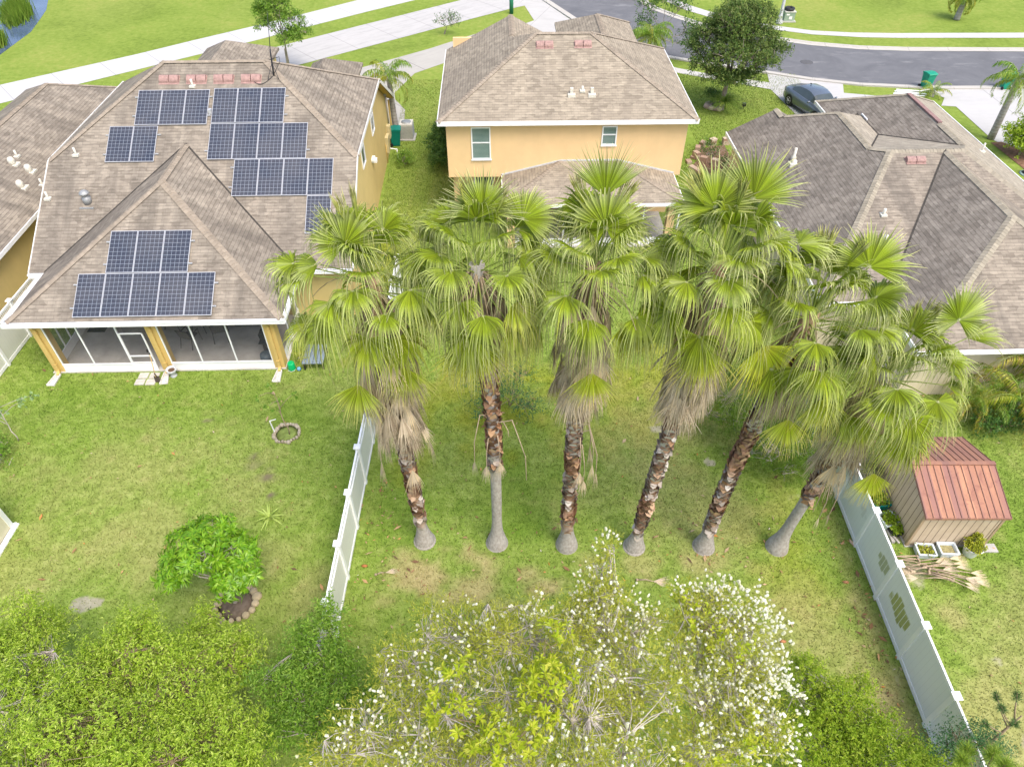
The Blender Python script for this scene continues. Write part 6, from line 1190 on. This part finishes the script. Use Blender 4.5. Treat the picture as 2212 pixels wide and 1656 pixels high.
felled('curled brown palm leaf base on the lawn right of the left fence',-3.95,11.25,10,1,161,None,.0,.25,spread=0)
for i,(x,y,c,l) in enumerate(((-4.5,11.55,(.42,.17,.06),'small orange-brown leaf base on the lawn beside the left fence'),(7.6,9.15,(.45,.20,.09),'small reddish leaf scrap on the lawn right of the cream-flowered tree'),(10.0,11.0,(.40,.20,.10),'brown scrap beside the foot of the right fence'))):
    m=MB(); m.lathe([(.05,0),(.07,.02),(.03,.05)],(0,0,0),8,1.5,.8); o=m.build('leaf_scrap',plain('scrap'+str(i),c,.2,9)); o.location=(x,y,0); tag(o,l,'debris')
# ------------------------------------------------------------------ street furniture
T=thing('street_lamp','grey street lamp pole with a flared base on the verge at the top right','street lamp',(21.85,61.9,0)); m=MB(); m.lathe([(.30,0),(.28,.10),(.17,.45),(.13,.9),(.115,2),(.09,5),(.075,8.2)],(0,0,0),16); m.build('pole',plain('grey_pole',(.50,.51,.52),.06,3,.5,.4),T); m=MB(); m.tube([(0,0,8.1),(.3,-.4,8.5),(.8,-1.1,8.6)],.04,6); m.build('arm',GREY,T); m=MB(); m.box(.6,-1.5,8.5,1.0,-1.0,8.62); m.build('lamp_head',GREY,T)
T=thing('transformer_box','pale green utility cabinet on a concrete pad beside the street lamp','utility box',(22.75,62.6,0)); m=MB(); m.box(-.42,-.36,.08,.42,.36,.72); m.build('cabinet',plain('utility_green',(.26,.34,.25),.08,3,.5,.3),T); m=MB(); m.box(-.45,-.4,.72,.45,.4,.78); m.build('lid',plain('utility_top',(.52,.52,.45),.06,3,.5),T); m=MB(); m.box(-.55,-.5,0,.55,.5,.08); m.build('base',CONC,T)
m=MB(); m.box(-.05,-.375,.2,.2,-.362,.42); m.box(-.3,-.375,.5,-.05,-.362,.6); m.build('warning_label',plain('white_label',(.75,.72,.68),.1,20),T)
T=thing('car_tyre','black tyre lying on top of the green utility cabinet','tyre',(22.72,62.65,.785)); m=MB(); n=24
for i in range(n):
    for j in range(8):
        q=lambda i,j:((.26+.11*math.cos(2*math.pi*j/8))*math.cos(2*math.pi*i/n)*1.15,(.26+.11*math.cos(2*math.pi*j/8))*math.sin(2*math.pi*i/n)*1.15,.12+.12*math.sin(2*math.pi*j/8)); m.face([q(i,j),q(i+1,j),q(i+1,j+1),q(i,j+1)],None,True)
m.build('rubber',BLACK,T)
def gpost(label,x,y,h,r,g): m=MB(); m.lathe([(r,0),(r,h-.05),(r*.8,h)],(0,0,0),14); o=m.build('cable_pedestal',plain('pedestal_green',(.02,.16,.09),.1,5,.5,.4)); o.location=(x,y,0); tag(o,label,'utility post',g)
gpost('dark green cable post on the grass tip above the orange house',-.05,64.4,1.25,.17,None); gpost('small green cable post left of the street lamp',20.6,62.9,.75,.11,None)
m=MB(); m.lathe([(.45,.008),(.42,.014)],(0,0,0),24); o=m.build('manhole_cover',plain('manhole_iron',(.10,.10,.105),.2,10,.8)); o.location=(21.55,53.3,0); tag(o,'dark round manhole cover in the asphalt road','manhole cover')
for k in range(5):
    m=MB(); m.box(-1.0,-.07,0,1.0,.07,.03); o=m.build('white_board',WHITE2); o.location=(26.6+.12*k,47.3+.18*k,.01+.03*(k%2)); o.rotation_euler=(0,0,R((-12,-5,-16,2,-9)[k])); tag(o,'white board lying on the verge near the green bin, '+('nearest','second','middle','fourth','farthest')[k]+' of five','board','white boards discarded on the verge')
m=MB(); m.tube([(0,0,0),(0,0,.25)],.02,6); m.box(-.1,-.08,.22,.1,.1,.4); o=m.build('garden_spotlight',BLACK); o.location=(14.95,45.0,0); tag(o,'small black garden spotlight on the lawn right of the big street tree','spotlight')
T=thing('rock_border','cluster of round pinkish rocks at the foot of the big street tree','rocks',(12.8,45.2,0)); m=MB(); rr=random.Random(4)
for k in range(8): a=math.pi*(.75+.7*k/7); m.lathe([(.16,-.02),(.24,.08),(.18,.2),(.05,.24)],(.62+.8*math.cos(a)*.95,.15+.55*math.sin(a),0),8,rr.uniform(.8,1.2),rr.uniform(.8,1.1))
m.build('rocks',leafmat('pink_rocks',[(0,(.34,.26,.21)),(1,(.56,.48,.42))],0,.95,.05),T)
bush('dark_shrub','small dark clipped shrub among the rocks under the big street tree','shrub',(13.1,45.7),[(13.1,45.7,.5,.38,.38,.42)],M_DARK,144,160,8,.09,.05,BARK,.02,20,.2)
T=thing('birdbath_fountain','black garden ornament on a round base at the right edge, beside the driveway','garden ornament',(28.75,36.3,0)); m=MB(); m.lathe([(.32,0),(.34,.08),(.2,.14),(.15,.3),(.2,.5),(.1,.8),(.13,.95),(.04,1.1)],(0,0,0),14); m.build('body',BLACK,T); m=MB(); m.lathe([(.42,.0),(.42,.05),(.36,.08)],(0,0,0),16); m.build('base',plain('teal_stone',(.25,.35,.33),.1,6),T)
# curved garden wall between the houses
T=thing('garden_wall','curved low wall of tan and pink blocks between the orange house and the grey roof','garden wall',(11.4,37.0,0)); BL=leafmat('wall_blocks',[(0,(.30,.18,.13)),(.5,(.44,.33,.25)),(1,(.58,.48,.38))],0,.95,.05,.2); m=MB()
def block(px,py,a,z,l=.2,w_=.14,h=.13):
    c,s=math.cos(a),math.sin(a); P=[(px+c*i*l-s*j*w_,py+s*i*l+c*j*w_) for i,j in ((-1,-1),(1,-1),(1,1),(-1,1))]; m.prism(P,z,z+h)
pts=[(1.3,3.0),(.5,2.9),(-.2,2.5),(-.6,1.9),(-.8,1.2),(-.5,.6),(.1,.3),(.6,.1)]
def along(pts,st):
    o=[];
    for (a,b),(c,d) in zip(pts[:-1],pts[1:]):
        L_=math.hypot(c-a,d-b); n=max(1,int(L_/st)); o+=[(a+(c-a)*k/n,b+(d-b)*k/n,math.atan2(d-b,c-a)) for k in range(n)]
    return o
for z in (0,.14,.28):
    for x,y,a in along(pts,.42): block(x,y,a,z)
for x,y,a in along([(-.9,1.3),(-1.3,.7),(-1.2,0),(-.8,-.7),(-.2,-1.2),(.5,-1.4)],.4): block(x,y,a,0)
m.build('blocks',BL,T); d=MB(); d.prism([(1.2,2.8),(.4,2.7),(-.3,2.2),(-.6,1.2),(-1.1,.4),(-.7,-.6),(.4,-1.2),(1.3,0)],.0,.03); d.build('soil',plain('bed_mulch',(.20,.13,.09),.35,9,1,0,0,.5),T)
bush('flower_bed_plants','low green and red-flowered plants inside the curved garden wall','plants',(11.6,38.3),[(11.3,39.2,.35,.3,.3,.2),(11.9,38.6,.3,.4,.3,.2),(11.1,38.0,.3,.3,.3,.2),(12.2,37.3,.25,.4,.4,.2)],M_DARK,145,120,7,.09,.05,TWIG,.02,30,.2)
sheet('mulch_bed',[(28.6,40.2),(29.3,40.3),(30.6,38.6),(30.8,37.4),(28.9,36.5)],plain('mulch',(.20,.12,.08),.35,5,1,0,0,.5),.026)
# ------------------------------------------------------------------ cars
def car(label,mat,loc,rz):
    T=thing('parked_car',label,'car',loc,R(rz),'parked cars'); GL=plain('car_glass',(.05,.065,.065),.2,1,.05,.9)
    # stations along x (nose at +x): half width, sill z, belt z, roof z, roof half width
    S=[(-2.26,.70,.42,.80,.86,.55),(-2.18,.80,.26,.90,.97,.60),(-1.85,.87,.20,.95,1.05,.62),(-1.45,.89,.19,.96,1.20,.60),(-.95,.90,.18,.95,1.39,.57),(-.35,.905,.18,.94,1.455,.57),(.15,.905,.18,.93,1.44,.57),(.55,.90,.18,.92,1.33,.58),(.95,.895,.18,.90,1.10,.62),(1.3,.885,.19,.87,.945,.66),(1.75,.865,.20,.80,.86,.64),(2.1,.80,.24,.68,.74,.58),(2.27,.66,.32,.55,.60,.50)]
    rows=[]
    for x,w_,s,b,t_,rw in S:
        cab=t_-b>.12
        h=[(x,0,s),(x,w_*.9,s),(x,w_,s+.10),(x,w_*1.0,(s+b)/2),(x,w_*.965,b)]
        if cab: h+=[(x,w_*.95-(w_*.95-rw)*.15,b+.03),(x,rw+.05,t_-.06),(x,rw*.85,t_-.012),(x,0,t_)]
        else: h+=[(x,w_*.93,b+.01),(x,w_*.8,b+(t_-b)*.5),(x,rw*.6,t_-.004),(x,0,t_)]
        rows.append(h)
    body=MB(); glass=MB(); n=len(rows[0])
    for i in range(len(rows)-1):
        for k in range(n-1):
            q=[rows[i][k],rows[i+1][k],rows[i+1][k+1],rows[i][k+1]]; mir=[(a,-b,c) for a,b,c in q]
            sideglass=(k==5 and 3<=i<=7); screen=(k in (6,7) and i in (7,8)) or (k in(6,7) and i in (2,3)); tgt=glass if (sideglass or screen) else body
            tgt.face(q,None,True); tgt.face(mir[::-1],None,True)
    for e_ in (0,-1): h=rows[e_]; P=h+[(a,-b,c) for a,b,c in h[-2:0:-1]]; body.face(P if e_ else P[::-1])
    bo=body.build('body',mat,T); glass.build('window',GL,T)
    for me in (bo.data,):
        import bmesh; b=bmesh.new(); b.from_mesh(me); bmesh.ops.remove_doubles(b,verts=b.verts,dist=.001); bmesh.ops.recalc_face_normals(b,faces=b.faces); b.to_mesh(me); b.free()
    for x in (-1.38,1.36):
        for s in (-1,1):
            a=MB(); a.tube([(x,s*.70,.33),(x,s*.905,.33)],.37,24); a.build('wheel_arch',BLACK,T)
            w_=MB(); w_.tube([(x,s*.70,.32),(x,s*.925,.32)],.32,26); wo=w_.build('wheel',BLACK,T); r_=MB(); r_.tube([(x,s*.926,.32),(x,s*.932,.32)],.07,12)
            for k in range(5):
                aa=2*math.pi*k/5; r_.bar((x,s*.929,.32),(x+.20*math.cos(aa),s*.929,.32+.20*math.sin(aa)),.012,.055,(0,1,0))
            for k in range(20): a0,a1=2*math.pi*k/20,2*math.pi*(k+1)/20; r_.bar((x+.21*math.cos(a0),s*.929,.32+.21*math.sin(a0)),(x+.21*math.cos(a1),s*.929,.32+.21*math.sin(a1)),.012,.02,(0,1,0))
            r_.build('rim',ALU,wo)
    for s in (-1,1):
        k=MB(); k.lathe([(.03,-.07),(.09,-.04),(.09,.05),(.04,.08)],(.62,s*1.0,.98),8,.8,1.1); k.build('mirror',mat,T)
        k=MB(); k.box(2.02,s*.50,.60,2.16,s*.74,.68); k.build('headlight',plain('lamp_glass',(.6,.6,.58),.1,5,.1,.6),T)
        k=MB(); k.box(-2.235,s*.42,.80,-2.16,s*.74,.90); k.build('taillight',plain('tail_red',(.35,.01,.01),.1,5,.2,.6),T)
    k=MB(); k.box(2.2,-.3,.36,2.285,.3,.52); k.build('grille',BLACK,T)
    k=MB(); k.xprism([(-.01,1.44),(.01,1.44),(.0,1.52)],-.85,-.7); k.build('antenna_fin',mat,T)
    return T
t=NT('grey_blue_car_paint',.25,.6); t.col((.12,.145,.18)); t.b.inputs['Metallic'].default_value=.35; t.b.inputs['Coat Weight'].default_value=.9; CARP=t.m
t=NT('black_car_paint',.25,.6); t.col((.02,.022,.028)); t.b.inputs['Coat Weight'].default_value=.8; CARB=t.m
car('dark grey-blue saloon car parked on the driveway behind the grey roof',CARP,(19.25,44.6,.022),-72)
car('black car parked at the top of the road, only its near end in view',CARB,(10.6,70.5,.006),-105)
# far hedge seen at the very top
bush('far_hedge','dark low hedge on the far lawn at the top edge, above the white path','hedge',(-28.5,73.5),[(-29.5,72.5,.5,1.2,.8,.6),(-27.8,72.9,.5,1.4,.8,.6)],M_DARK,146,300,7,.2,.1,BARK,.03,10,.3)
